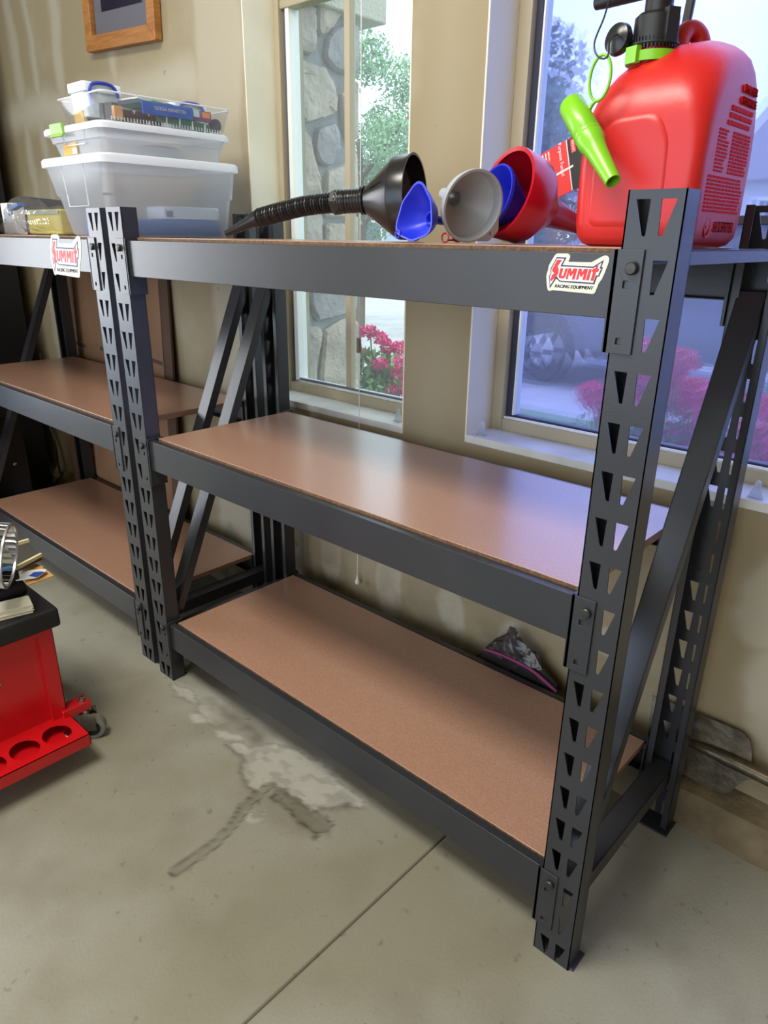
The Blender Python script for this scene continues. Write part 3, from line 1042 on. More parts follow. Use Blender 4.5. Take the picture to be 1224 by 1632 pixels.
def black_funnel():
    t = thing('flexible_funnel', 'black funnel with a ribbed flexible hose and a wide cone lying on the top shelf', 'funnel', (.45, .25, TOP))
    rim, small = Vector((.600, .300, TOP+.0762)), Vector((.508, .2635, TOP+.072))
    ax = (small-rim).normalized()
    L = (small-rim).length
    prof = [(0, .0755), (0, .0735), (.030, .072), (.034, .070), (L-.006, .0235), (L, .0215), (L, .0185), (L-.008, .019), (.034, .0665), (.028, .069), (.002, .0705), (0, .0735)]
    part(t, 'cone', MB().lathe(rim, ax, [(0, .0757), (.003, .0757), (.003, .0738), (.030, .0726), (.034, .071), (L, .0225), (L, .0190), (.034, .0675), (.028, .0695), (0, .0715), (0, .0757)], n=56), BLACKG, smooth=30)
    for a in range(0, 360, 90):
        u = Vector((0, 0, 1))
        v = ax.cross(u).normalized()
        u = v.cross(ax)
        dr = math.cos(math.radians(a+25))*u+math.sin(math.radians(a+25))*v
        fins = MB().obox(rim+ax*.058+dr*.051, (ax*.82-dr*.57).normalized(), (ax*.57+dr*.82).normalized(), ax.cross(dr), .018, .003, .0012)
        part(t, 'cone_rib', fins, BLACKG)
    path = smooth_path([small, small+ax*.028, small+ax*.058+Vector((0, 0, -.0005)), Vector((.385, .2215, TOP+.063)), Vector((.325, .206, TOP+.052)), Vector((.278, .197, TOP+.0425)), Vector((.268, .195, TOP+.041))], 24)
    cum = [0]
    for a, b in zip(path[:-1], path[1:]):
        cum.append(cum[-1]+(b-a).length)
    tot = cum[-1]

    def pos(s):
        for i in range(1, len(cum)):
            if cum[i] >= s:
                k = (s-cum[i-1])/(cum[i]-cum[i-1])
                return path[i-1].lerp(path[i], k)
        return path[-1]
    pts, rs = [], []
    s = 0.0
    while s < .058:                       # threaded neck
        ph = (s % .0062)/.0062
        pts.append(pos(s)); rs.append(.0205+(.0017 if ph < .5 else 0)+(.0035 if s < .007 else 0))
        s += .00155
    part(t, 'threaded_neck', MB().tube(pts, rs, n=24), BLACKG, smooth=50)
    c0, c1 = pos(.050), pos(.068)
    part(t, 'hose_nut', MB().tube([c0, c0.lerp(c1, .1), c0.lerp(c1, .9), c1], [.0195, .0225, .0225, .0195], n=8), BLACKG, smooth=20)
    pts, rs = [], []
    s = .066
    while s < tot:
        ph = (s % .0070)/.0070
        pts.append(pos(s)); rs.append(.0150+.0042*(.5-.5*math.cos(2*math.pi*ph)))
        s += .0011
    part(t, 'ribbed_hose', MB().tube(pts, rs, n=22), BLACKG, smooth=70)
    e = path[-1]
    d = Vector((-.83, -.24, -.31)).normalized()
    part(t, 'hose_tip', MB().tube([e, e+d*.012, e+d*.014, e+d*.092], [.0165, .0160, .0135, .0060], n=18), BLACKG, smooth=40)


black_funnel()


def lobed_funnel():
    t = thing('lobed_funnel', 'small blue funnel with a lobed rim and loop standing beside the black funnel', 'funnel', (.800, .055, TOP))
    c, ax = Vector((.812, .050, TOP+.0385)), Vector((.16, .95, -.14)).normalized()
    u = (Vector((0, 0, 1))-ax*ax.z).normalized()
    v = ax.cross(u)          # image right

    def rim(a):
        return .0375*(1+.10*math.cos(3*a)+.04*math.cos(6*a))
    loops = []
    for tt, k, in ((0, 1.04), (.0015, 1.04), (.0015, 1.0), (.012, .88), (.026, .60), (.036, .27), (.040, .17), (.066, .13), (.066, .09), (.040, .12), (.035, .22), (.025, .55), (.011, .83), (0, .96), (0, 1.04)):
        blend = max(0, 1-tt/.036)
        loops.append([c+ax*tt+k*(rim(a)*blend+.0375*(1-blend))*(math.cos(a)*u+math.sin(a)*v) for a in [2*math.pi*i/48 for i in range(48)]])
    part(t, 'bowl', MB().loft(loops, False, False), BLUEP, smooth=40)
    lc = c-u*.027-v*.033
    part(t, 'hang_loop', MB().tube([lc+.0055*(math.cos(2*math.pi*i/16)*u+math.sin(2*math.pi*i/16)*v) for i in range(18)], .0013, n=8, caps=False), BLUEP, smooth=60)
    oc = c+ax*.031-u*.000+v*.002
    part(t, 'outlet_ring', MB().lathe(oc, -ax, [(0, .010), (.004, .0095), (.004, .0065), (-.002, .006)], n=20), BLUEP, smooth=40)


lobed_funnel()


def grey_funnel():
    t = thing('grey_funnel', 'grey plastic funnel with a flat hanging tab, lying with its mouth to the right', 'funnel', (.87, .105, TOP))
    c = Vector((.873, .108, TOP+.0497))
    out = Vector((.90, -.33, -.235)).normalized()
    ax = -out
    u = (Vector((0, 0, 1))-ax*ax.z).normalized()
    v = out.cross(u)
    R = .0500
    part(t, 'bowl', MB().lathe(c, ax, [(0, R-.004), (-.001, R-.003), (-.001, R), (.004, R), (.004, R-.0025), (.014, R-.004), (.052, .013), (.085, .0085), (.085, .0065), (.052, .0105), (.014, R-.0065), (0, R-.004)], n=56), GREYP, smooth=30)
    tab = rpoly([(.010, -.0475), (.030, -.038), (.0440, -.018), (.0455, -.0015), (.0525, -.0325), (.0385, -.0478)], .003)
    hole = [(.0400+.0026*math.cos(2*math.pi*i/12), -.0365+.0026*math.sin(2*math.pi*i/12)) for i in range(12)]
    vv = -v if v.dot(Vector((RT[0], RT[1], RT[2]))) < 0 else v
    part(t, 'hanging_tab', MB().plate(tab, [hole], c, vv, u, ax, .0028), GREYP, smooth=0, fix=False)


grey_funnel()


def tiny_funnel():
    c = Vector((.838, .120, TOP+.0095))
    t = thing('small_funnel', 'tiny red funnel with a loop tucked under the grey funnel', 'funnel', (c.x, c.y, TOP))
    part(t, 'bowl', MB().lathe(c, (-.3, .95, -.05), [(0, .0078), (0, .0086), (.003, .0086), (.012, .003), (.022, .002), (.022, .001), (.012, .002), (0, .0078)], n=24), CRIMSON)
    q = Vector((.8555, .068, TOP+.0075))
    part(t, 'strap', MB().tube([(.8545, .075, TOP+.0045), (.848, .095, TOP+.0045), (.841, .119, TOP+.0040)], .0014, n=6), CRIMSON, smooth=60)
    part(t, 'hang_loop', MB().tube([q+Vector((.0062*math.cos(2*math.pi*i/18), 0, .0062*math.sin(2*math.pi*i/18))) for i in range(20)], .0012, n=8, caps=False), CRIMSON, smooth=60)


tiny_funnel()

RC = Vector((.864, .200, TOP+.0735))
RAX = Vector((.060, .160, -.050)).normalized()


def red_funnel():
    t = thing('large_funnel', 'large crimson funnel with a deep collar, its mouth facing the room', 'funnel', (RC.x, RC.y+.05, TOP))
    R = .0660
    part(t, 'bowl', MB().lathe(RC, RAX, [(0, R-.006), (-.001, R), (.004, R+.0005), (.045, R-.003), (.050, R-.006), (.086, .0250), (.090, .0235), (.170, .0105), (.170, .0085), (.090, .021), (.084, .0225), (.048, R-.009), (.043, R-.006), (.002, R-.0035), (0, R-.006)], n=64), CRIMSON, smooth=30)
    e = RC+RAX*.150
    part(t, 'spout_tip', MB().lathe(e, RAX, [(0, .0138), (.004, .0135), (.028, .0105), (.028, .008)], n=24), mat('dark_blue_plastic', (24, 26, 80), rough=.35), label='dark blue spout tip')


red_funnel()


def nested_funnel():
    t = thing('nested_funnel', 'blue funnel nested inside the large crimson funnel behind the grey funnel', 'funnel', (RC.x, RC.y, TOP))
    c = RC+RAX*(-.012)+Vector((-.012, 0, -.010))
    ax = (RAX+Vector((.03, 0, 0))).normalized()
    part(t, 'bowl', MB().lathe(c, ax, [(0, .046), (0, .0485), (.005, .0485), (.006, .0455), (.016, .0430), (.056, .0165), (.092, .010), (.092, .008), (.056, .014), (.014, .0415), (.004, .0440), (0, .046)], n=48), BLUEP, smooth=30)


nested_funnel()


def funnel_pack():
    t = thing('funnel_package', 'clear bag with red and black card label leaning between crimson funnel and fuel can', 'package', (.93, .345, TOP))
    # the card label, tilted back a little
    o = np.array(at(846, 256, 1, .376))
    px = np.array(at(922, 213, 1, .376))-o
    L = np.linalg.norm(px)
    ux = px/L
    n_ = np.array((.0, -.97, .25))
    n_ -= ux*(n_@ux)
    n_ /= np.linalg.norm(n_)
    uy = np.cross(n_, ux)
    H = .086
    card = part(t, 'card_label', MB().prism([(-.008, -H), (L*1.25, -H), (L*1.25, 0), (-.008, 0)], o, ux, uy, n_, .0012), mat('red_card', (214, 40, 40), rough=.45), smooth=0, label='red card label with white lettering')
    xb = L*.77
    part(card, 'black_band', MB().prism([(xb, -H), (L*1.25, -H), (L*1.25, -.001), (xb, -.001)], o+n_*.0012, ux, uy, n_, .0003), mat('black_ink', (26, 26, 30), rough=.4), smooth=0)
    W_ = MB()
    W_.prism([(xb-.0016, -H), (xb, -H), (xb, 0), (xb-.0016, 0)], o+n_*.0012, ux, uy, n_, .0004)
    W_.prism([(.020, -.0500), (xb+.006, -.0490), (xb+.006, -.0455), (.020, -.0465)], o+n_*.0012, ux, uy, n_, .0004)
    rr = random.Random(4)
    for i in range(6):
        q = .006+i*.0058
        y = -.003
        end = -.034+.003*i
        while y > end:
            e = max(y-rr.uniform(.004, .009), end)
            W_.prism([(q, e+.0012), (q+.0022, e+.0012), (q+.0022, y), (q, y)], o+n_*.0012, ux, uy, n_, .0004)
            y = e
    tx = text_mb('Purpose Funnel', .0092, o+ux*(xb-.014)-uy*.027+n_*.0012, -uy, ux, n_, .0004)
    W_.add(tx.v, tx.f)
    part(card, 'white_lettering', W_, WHITEINK, smooth=0)
    T_ = MB().prism([(xb+.006, -.026), (xb+.0145, -.026), (xb+.0145, -.004), (xb+.006, -.004)], o+n_*.0015, ux, uy, n_, .0003)
    part(card, 'red_badge', T_, INKRED, smooth=0)
    tx = text_mb('TRONIC', .0058, o+ux*(xb+.0102)-uy*.015+n_*.0019, -uy, ux, n_, .0003)
    part(card, 'badge_lettering', tx, WHITEINK, smooth=0)
    # funnel mouth inside: a pale curved rim, and an added bowl coloured as the reddish reflection
    rp = [tuple(at(a, b, 1, .372)) for a, b in ((858, 345), (872, 318), (888, 300), (902, 282), (912, 262), (918, 244))]
    part(t, 'pale_rim', MB().tube(smooth_path(rp, 5), .0033, n=8), mat('pale_grey_plastic', (196, 196, 182), rough=.4), smooth=60)
    bw = []
    for k, s in ((0, 1), (.5, .72), (1, .30)):
        lp = []
        for i in range(24):
            a = 2*math.pi*i/24
            lp.append((.960+.062*s*math.cos(a)+.03*k,   .392+.010*s*math.sin(a)+.004*k, TOP+.052-.018*k+.048*s*math.sin(a)*1.0))
        bw.append(lp)
    part(t, 'reflection_tint_bowl', MB().loft(bw), mat('amber_reflection_tint', (132, 58, 40), rough=.35), smooth=60)
    bag = MB()
    loops = []
    pts = [at(852, 268, 1, .38), at(925, 222, 1, .38), at(1000, 300, 1, .38), at(1000, 392, 1, .38), at(868, 392, 1, .38), at(852, 330, 1, .38)]
    P2 = [(p[0], p[2]) for p in pts]
    P2 = rpoly(P2, .012, n=4)
    cx, cz = sum(p[0] for p in P2)/len(P2), sum(p[1] for p in P2)/len(P2)
    rr = random.Random(2)
    for s, y in ((.25, .379), (.8, .381), (1, .392), (.9, .403), (.25, .405)):
        loops.append([(cx+(x-cx)*s+rr.uniform(-.002, .002), y+rr.uniform(-.002, .002), max(cz+(z-cz)*s, TOP+.0005)) for x, z in P2])
    part(t, 'clear_bag', bag.loft(loops), BAGM, smooth=50)


funnel_pack()

# ================================================================== stack of clear bins on the left rack
TOP2 = 1.0912
BX0, BX1, BY0, BY1 = -.385, -.068, .040, .412     # lid outline of the lowest bin


def bin_(name, label, z0, z1, zl, lid, base, latch=None):
    """tapered milky bin; lid and base are (x0, x1, y0, y1)"""
    cx, cy = (lid[0]+lid[1])/2, (lid[2]+lid[3])/2
    t = thing(name, label, 'storage bin', (cx, cy, z0))
    b, l = base, lid
    loops = []
    for k, ins in ((0, .004), (.03, 0), (.55, 0), (.58, -.004), (1, -.004)):
        q = [b[i]+((l[i]+(.012 if i in (0, 2) else -.012))-b[i])*k for i in range(4)]
        loops.append(rrect(q[0]+ins, q[1]-ins, q[2]+ins, q[3]-ins, .022, z0+.0006+(z1-z0)*k, n=6))
    body = part(t, 'tub', MB().loft(loops, True, False), CLEARBIN, smooth=40)
    # pressed panel on the short end
    r = MB()
    ex = b[2]+.004
    yb = lambda z: b[2]+((l[2]+.012)-b[2])*(z-z0)/(z1-z0)-.0035
    P = [(cx-.052, z1-.004), (cx-.046, z0+(z1-z0)*.42), (cx+.05, z0+(z1-z0)*.42), (cx+.056, z1-.004)]
    r.tube([(x, yb(z), z) for x, z in P], .0016, n=6)
    part(body, 'pressed_panel', r, LIDW, smooth=60)
    lo = []
    for zz, ins in ((z1-.002, .006), (z1-.004, 0), (zl-.006, 0), (zl-.001, .004), (zl, .010)):
        lo.append(rrect(l[0]+ins, l[1]-ins, l[2]+ins, l[3]-ins, .026, zz, n=6))
    part(t, 'lid', MB().loft(lo, False, True), LIDW, smooth=40)
    return t, body


t1, b1 = bin_('large_bin', 'large milky clear bin with a white lid at the bottom of the bin stack', TOP2, 1.2475, 1.2635, (BX0, BX1, BY0, BY1), (-.300, -.098, .060, .388))
# things seen through its walls
wb = MB().box(-.205, -.125, .215, .375, TOP2+.0405, TOP2+.0705)
o = solo('white_carton', wb, WHITEP, 'white carton with a printed mark lying inside the large milky bin', 'carton', (-.165, .295, TOP2+.0405), smooth=0, bevel=.003)
lbl = MB().box(-.1249, -.1244, .222, .240, TOP2+.046, TOP2+.060)
part(o, 'printed_mark', lbl, mat('grey_violet_ink', (120, 116, 150), rough=.6), smooth=0)
g = MB()
for i in range(4):
    g.box(-.190+.0, -.135, .235+i*.032, .235+i*.032+.012, TOP2+.0705, TOP2+.0712)
part(o, 'moulded_recess', g, mat('pale_grey_card', (190, 192, 196), rough=.7), smooth=0)
bf = MB().loft([rrect(-.285+i, -.110-i, .080+i, .375-i, .02, z, n=5) for z, i in ((TOP2+.003, .004), (TOP2+.010, 0), (TOP2+.036, .003), (TOP2+.0395, .010))])
solo('folded_cloth', bf, mat('steel_blue_cloth', (90, 122, 176), rough=.9, bump=.4, bscale=40), 'folded blue cloth in the bottom of the large milky bin', 'cloth', (-.2, .23, TOP2+.003), smooth=50)

t2, b2 = bin_('shallow_bin', 'shallow milky clear bin with green latch on its lid, second in the bin stack', 1.2645, 1.3150, 1.3265, (-.366, -.072, .048, .392), (-.325, -.090, .066, .368))
lt = MB().obox((-.268, .0455, 1.3195), (1, 0, 0), (0, 1, .12), (0, -.12, 1), .030, .0035, .012)
lt.obox((-.268, .0430, 1.3070), (1, 0, 0), (0, 1, -.5), (0, .5, 1), .030, .002, .004)
part(t2, 'latch', lt, GREENLATCH, bevel=.0015)
ol = MB().obox((-.248, .0615, 1.279), (1, 0, 0), (0, 1, 0), (0, 0, 1), .034, .0006, .0115)
ol_ = part(t2, 'paper_label', ol, ORANGEL, smooth=0, label='orange paper label with small white square')
ol_b = MB().obox((-.226, .0606, 1.2735), (1, 0, 0), (0, 1, 0), (0, 0, 1), .010, .0004, .006)
part(ol_, 'white_square', ol_b, PAPER, smooth=0)
q = MB().loft([[(-.21+.05*s*math.cos(a), .27+.07*s*math.sin(a), z) for a in [2*math.pi*i/20 for i in range(20)]] for z, s in ((1.266, .8), (1.272, 1), (1.293, .9), (1.300, .5))])
solo('paper_bundle', q, mat('soft_white_paper', (222, 222, 214), rough=.9, bump=.5, bscale=40), 'pale paper bundle inside the shallow milky bin', 'paper', (-.21, .27, 1.266), smooth=50)


def tray():
    z0, z1 = 1.3270, 1.3790
    X0, X1, Y0, Y1 = -.270, -.066, .055, .386
    t = thing('open_tray', 'clear plastic organizer tray full of parts on top of the bin stack', 'tray', ((X0+X1)/2, .22, z0))
    loops = [rrect(X0+i, X1-i, Y0+i, Y1-i, .012, z, n=5) for z, i in ((z0+.0005, .014), (z0+.003, .011), (z1-.006, .001), (z1, 0))]
    b = part(t, 'tub', MB().loft(loops, True, False), CLEARTRAY, smooth=40)
    rimp = rrect(X0-.001, X1+.001, Y0-.001, Y1+.001, .013, z1, n=5)
    part(t, 'rim', MB().tube(rimp+[rimp[0], rimp[1]], .0016, n=6, caps=False), LIDW, smooth=60)
    rb = MB()
    for i in range(38):
        y = .080+i*.0076
        rb.box(X1-.0135, X1-.0120, y, y+.0016, z0+.001, z0+.008)
    part(b, 'grip_ribs', rb, LIDW, smooth=0)['kind'] = 'stuff'
    pl = MB()
    q = text_mb('VELLEMAN MODEL', .0100, (X1-.0105, .226, z0+.0355), (.0, -1, 0.0), (0, 0, -1), (1, 0, 0), .0004)
    G = 'parts in the clear organizer tray'
    c = MB().obox((X1-.014, .222, z0+.034), (1, 0, 0), (0, 1, 0), (0, 0, 1), .003, .064, .0125)
    o = solo('blue_kit_card', c, BLUEL, 'blue kit card with upside-down white lettering in the clear tray', 'kit card', (X1-.014, .222, z0+.0215), group=G, smooth=0)
    part(o, 'white_lettering', q, WHITEINK, smooth=0)
    c = MB().box(X1-.030, X1-.018, .092, .112, z0+.004, z0+.030)
    solo('wooden_block', c, mat('light_wood', (222, 176, 120), rough=.7, rgb2=(200, 150, 96), nscale=40), 'small tan wooden block near the front corner of the clear tray', 'block', (X1-.024, .102, z0+.004), group=G, smooth=0, bevel=.001)
    c = MB().obox((-.205, .074, z0+.016), (1, 0, 0), (0, 1, .1), (0, -.1, 1), .022, .004, .012)
    solo('yellow_packet', c, mat('yellow_packet_print', (222, 176, 84), rough=.6), 'yellow packet behind the left front wall of the clear tray', 'packet', (-.205, .074, z0+.004), group=G, smooth=0, bevel=.001)
    c = MB()
    for i in range(3):
        c.obox((-.200+.030*i, .105+.006*i, z0+.024), (1, .2, 0), (-.2, 1, 0), (0, 0, 1), .012, .010, .019)
    solo('grey_component_pack', c, mat('slate_grey_plastic', (96, 100, 106), rough=.5), 'slate grey component pack at the front of the clear tray', 'component', (-.19, .11, z0+.005), group=G, smooth=0, bevel=.002)
    rr = random.Random(8)
    for i, lb in enumerate(('first dark motor beside the wooden block in the tray', 'second dark motor from the wooden block in the tray', 'third dark motor, under the blue kit card')):
        c = MB().lathe((X1-.050, .125+i*.036, z0+.017), (.2, 1, 0), [(0, .004), (.001, .0125), (.024, .0125), (.026, .005), (.031, .005)], n=18, cap0=True, cap1=True)
        solo('small_motor', c, mat('dark_motor_steel', (62, 62, 66), rough=.35, metal=.6), lb, 'motor', (X1-.050, .14+i*.036, z0+.005), group=G)
    c = MB().obox((X1-.020, .265, z0+.014), (1, 0, 0), (0, 1, -.10), (0, .10, 1), .0035, .070, .0095)
    o = solo('circuit_board_pack', c, mat('green_circuit_board', (74, 112, 96), rough=.4), 'long green circuit board pack low in the clear tray', 'circuit board', (X1-.02, .265, z0+.004), group=G, smooth=0)
    c = MB()
    for i in range(4):
        c.obox((X1-.0160, .218+i*.034, z0+.0165-.0030*i), (1, 0, 0), (0, 1, -.1), (0, .1, 1), .0006, .0016, .009)
    part(o, 'white_divider', c, WHITEP, smooth=0)
    c = MB()
    c.obox((X1-.026, .318, z0+.034), (1, 0, 0), (0, 1, 0), (0, 0, 1), .004, .026, .011)
    o = solo('colourful_carton', c, mat('purple_print', (130, 70, 120), rough=.5), 'purple and orange printed carton in the clear tray', 'carton', (X1-.026, .318, z0+.023), group=G, smooth=0)
    c = MB().obox((X1-.0216, .330, z0+.037), (1, 0, 0), (0, 1, 0), (0, 0, 1), .0005, .010, .006)
    part(o, 'orange_patch', c, mat('orange_print', (230, 130, 60), rough=.5), smooth=0)
    c = MB().obox((X1-.0216, .303, z0+.038), (1, 0, 0), (0, 1, 0), (0, 0, 1), .0005, .008, .007)
    part(o, 'pale_patch', c, mat('pale_blue_print', (190, 212, 222), rough=.5), smooth=0)
    c = MB().lathe((X1-.040, .362, z0+.0195), (1, 0, 0), [(0, .003), (0, .0145), (.012, .0145), (.012, .009), (.009, .003)], n=24, cap0=True, cap1=True)
    solo('dark_roller', c, mat('slate_blue_rubber', (72, 82, 100), rough=.5), 'dark round wheel at the far end of the clear tray', 'roller', (X1-.034, .362, z0+.005), group=G)
    # two little handled boxes standing in the tray
    for nm, lb, cx, cy, zz, sx, sy, sz, hd in (('handled_box', 'small white box with a blue handle standing highest on the bin stack', -.200, .112, z0+.048, .038, .045, .034, True),
                                               ('handled_box', 'small white box with a blue handle at the far end of the clear tray', -.160, .314, z0+.034, .036, .045, .030, True)):
        t_ = thing(nm, lb, 'box', (cx, cy, zz-sz), 'small white boxes with blue handles')
        lo = [rrect(cx-sx+i, cx+sx-i, cy-sy+i, cy+sy-i, .006, z, n=4) for z, i in ((zz-sz, .006), (zz+sz*.45, .003))]
        part(t_, 'tub', MB().loft(lo), mat('frosted_white_plastic', (214, 226, 222), rough=.35), smooth=40)
        lo = [rrect(cx-sx-.001, cx+sx+.001, cy-sy-.001, cy+sy+.001, .007, z, n=4) for z in (zz+sz*.42, zz+sz)]
        part(t_, 'lid', MB().loft(lo), mat('white_box_lid', (226, 236, 234), rough=.35), smooth=40, bevel=.002)
        h = [(cx+sx+.003, cy-sy*.72, zz-sz*.35), (cx+sx+.006, cy-sy*.74, zz+sz*.55), (cx+sx+.005, cy-sy*.40, zz+sz*.93), (cx+sx+.005, cy+sy*.40, zz+sz*.93), (cx+sx+.006, cy+sy*.70, zz+sz*.45), (cx+sx+.003, cy+sy*.68, zz+sz*.25)]
        part(t_, 'handle', MB().tube(smooth_path(h, 6), .0036, n=8), mat('blue_handle_plastic', (44, 62, 170), rough=.35), smooth=60)
    # folded leaflets lying across the tray between the boxes
    for i, (y0_, c_, lb) in enumerate(((.175, (232, 240, 244), 'white folded leaflet'), (.205, (70, 170, 130), 'green edged leaflet'), (.235, (60, 84, 130), 'navy leaflet'))):
        c = MB().obox((-.165+.01*i, y0_+.02, z1-.001-.0035*i), (1, .15, 0), (-.15, 1, -.08), (0, .08, 1), .060, .045, .0015)
        solo('leaflet', c, mat('leaflet_print_%d' % i, c_, rough=.5), lb+' lying across the clear tray between the two white boxes', 'leaflet', (-.165, y0_+.02, z1-.008), group='leaflets in the clear tray', smooth=0)


tray()


# clear bag with yellow foam, dark folder and the odds and ends left of the bins
def foam_bag():
    t = thing('foam_bag', 'crumpled clear bag holding a yellow foam block left of the bin stack', 'bag', (-.50, .085, TOP2))
    f = MB().box(-.545, -.350, .060, .120, TOP2+.002, TOP2+.062)
    part(t, 'foam_block', f, FOAM, bevel=.006)
    lb = MB().box(-.520, -.352, .0585, .0600, TOP2+.050, TOP2+.060)
    part(t, 'paper_strip', lb, mat('grey_green_print', (150, 160, 140), rough=.6), smooth=0)
    rr = random.Random(6)
    loops = []
    for k in range(13):
        u = k/12
        x = -.780+.435*u
        h = .028+.050*min(1, max(0, (u-.08)/.30))-(.012 if u > .5 else 0)+(.022 if .30 < u < .45 else 0)
        d = .018+.042*min(1, u*2.2)
        lp = []
        for i in range(22):
            a = 2*math.pi*i/22
            j = rr.uniform(.80, 1.10)
            lp.append((x+rr.uniform(-.008, .008), .088+d*j*math.cos(a), max(TOP2+.0008, TOP2+h/2+h/2*j*math.sin(a)+.002)))
        loops.append(lp)
    part(t, 'clear_bag', MB().loft(loops), BAGM, smooth=28)
    tp = MB().obox((-.585, .055, TOP2+.070), (1, .1, .25), (0, 1, .1), (-.25, 0, 1), .022, .010, .004)
    part(t, 'blue_tape', tp, mat('blue_tape', (60, 110, 180), rough=.5), bevel=.001)


foam_bag()
fo = MB().prism([(-.18, 0), (.25, 0), (.25, .085), (-.17, .112)], (-.80, .210, TOP2+.0015), (1, 0, 0), (0, .12, 1), (0, 1, -.12), .010)
solo('dark_folder', fo, mat('dark_olive_board', (38, 36, 32), rough=.6), 'dark flat folder leaning behind the yellow foam bag', 'folder', (-.78, .215, TOP2), smooth=0, bevel=.0015)
bb = MB().box(-.93, -.765, .02, .085, TOP2+.0005, TOP2+.046)
bo = solo('black_pouch', bb, VINYL, 'black pouch at the left edge under the clear bag', 'pouch', (-.85, .05, TOP2), bevel=.010)
sg = MB().box(-.86, -.772, .118, .150, TOP2+.0005, TOP2+.086)
sg_o = solo('white_carton', sg, WHITEP, 'white carton printed with a star at the left edge of the photo', 'carton', (-.815, .135, TOP2), smooth=0, bevel=.002)
star = [(.0125*(1 if i % 2 == 0 else .45)*math.sin(math.pi*i/5), .0125*(1 if i % 2 == 0 else .45)*math.cos(math.pi*i/5)) for i in range(10)]
stp = MB().box(-.806, -.776, .1172, .1180, TOP2+.052, TOP2+.082)
part(sg_o, 'teal_panel', stp, mat('teal_print', (60, 96, 104), rough=.5), smooth=0)
part(sg_o, 'star_print', MB().prism(star, (-.791, .1172, TOP2+.067), (1, 0, 0), (0, 0, 1), (0, -1, 0), .0004), WHITEINK, smooth=0)

# dark cabinet added to shade the wall corner, floor speaker, cardboard and cable around the left rack
cb = thing('added_shade_cabinet', 'tall black cabinet added at the far left to shade the wall', 'cabinet', (-1.92, .05, 0))
part(cb, 'carcass', MB().box(-2.25, -1.60, -.34, .425, 0, 2.05), mat('black_lacquer', (16, 16, 18), rough=.5), smooth=0, bevel=.004)
for x in (-2.24, -1.92):
    d = part(cb, 'door', MB().box(x, x+.31, -.360, -.341, .06, 2.03), MATS['black_lacquer'], smooth=0, bevel=.003)
    part(d, 'handle', MB().box(x+(.27 if x < -2.0 else .03), x+(.285 if x < -2.0 else .045), -.380, -.360, .95, 1.12), CHROME, smooth=0, bevel=.003)
sp = thing('floor_speaker', 'black box speaker on the floor beyond the left end of the left rack', 'speaker', (-1.45, .10, 0))
part(sp, 'cabinet', MB().box(-1.58, -1.285, -.16, .225, .012, .452), mat('black_vinyl_wrap', (18, 18, 20), rough=.55), smooth=0, bevel=.006)
for x in (-1.55, -1.315):
    for y in (-.13, .19):
        part(sp, 'foot', MB().lathe((x, y, 0), (0, 0, 1), [(0, .016), (.0125, .018)], n=14, cap0=True, cap1=True), BLACKP)
part(sp, 'jack', MB().lathe((-1.285, .172, .262), (1, 0, 0), [(0, .008), (.004, .007), (.006, .002)], n=14, cap1=True), CHROME)
part(sp, 'grille', MB().box(-1.56, -1.305, -.172, -.159, .03, .435), mat('speaker_cloth', (26, 26, 28), rough=.9, bump=.3, bscale=500), smooth=0, bevel=.004)
cl = []
rr = random.Random(9)
for k, (z, s) in enumerate(((.4525, 1), (.470, 1.02), (.490, .75), (.505, .30))):
    cl.append([(-1.40+.075*s*math.cos(2*math.pi*i/18)*rr.uniform(.8, 1.1), .12+.07*s*math.sin(2*math.pi*i/18)*rr.uniform(.8, 1.1), z+(rr.uniform(-.004, .010) if k else 0)) for i in range(18)])
solo('white_rag', MB().loft(cl), mat('white_rag_cloth', (210, 206, 190), rough=.9), 'crumpled white rag on top of the black box speaker', 'rag', (-1.40, .12, .4525), smooth=60)
ca = [(-1.60, .462, .62), (-1.62, .455, .36), (-1.575, .452, .24), (-1.565, .448, .14), (-1.555, .446, .100), (-1.53, .440, .099), (-1.50, .33, .012)]
solo('black_cable', MB().tube(smooth_path(ca, 8), .0045, n=8), BLACKP, 'thin black cable hanging down the wall behind the left rack', 'cable', (-1.60, .46, .01), smooth=60)

# big flattened carton leaning between left rack and wall
ct = thing('flattened_carton', 'large flattened brown cardboard carton leaning on the wall behind the left rack', 'cardboard', (-1.05, .46, .09))


def cpt(x, z):
    return (x, .447+.040*(z-.09)/.96, z)


for nm, x0, x1, z0, z1, dy in (('panel', -1.42, -.625, .612, 1.04, 0), ('panel', -1.42, -.625, .100, .604, .0)):
    b = MB()
    A = [cpt(x0, z0), cpt(x1, z0), cpt(x1-.01, z1), cpt(x0, z1)]
    b.add(A+[(x, y+.006, z) for x, y, z in A], [(0, 1, 2, 3), (7, 6, 5, 4), (0, 4, 5, 1), (1, 5, 6, 2), (2, 6, 7, 3), (3, 7, 4, 0)])
    part(ct, nm, b, CARD, smooth=0)
b = MB()
for x0, x1 in ((-1.28, -1.19), (-1.075, -.93), (-.72, -.64)):
    A = [cpt(x0, .690), cpt(x1, .684), cpt(x1, .697), cpt(x0, .703)]
    b.add([(x, y-.0008, z) for x, y, z in A]+A, [(0, 1, 2, 3), (0, 4, 5, 1), (1, 5, 6, 2), (2, 6, 7, 3), (3, 7, 4, 0)])
part(ct, 'slot', b, CARDD, smooth=0)
b = MB()
A = [cpt(-.628, .100), cpt(-.575, .100), cpt(-.585, 1.04), cpt(-.640, 1.04)]
b.add(A+[(x, y+.008, z) for x, y, z in A], [(0, 1, 2, 3), (7, 6, 5, 4), (0, 4, 5, 1), (1, 5, 6, 2), (2, 6, 7, 3), (3, 7, 4, 0)])
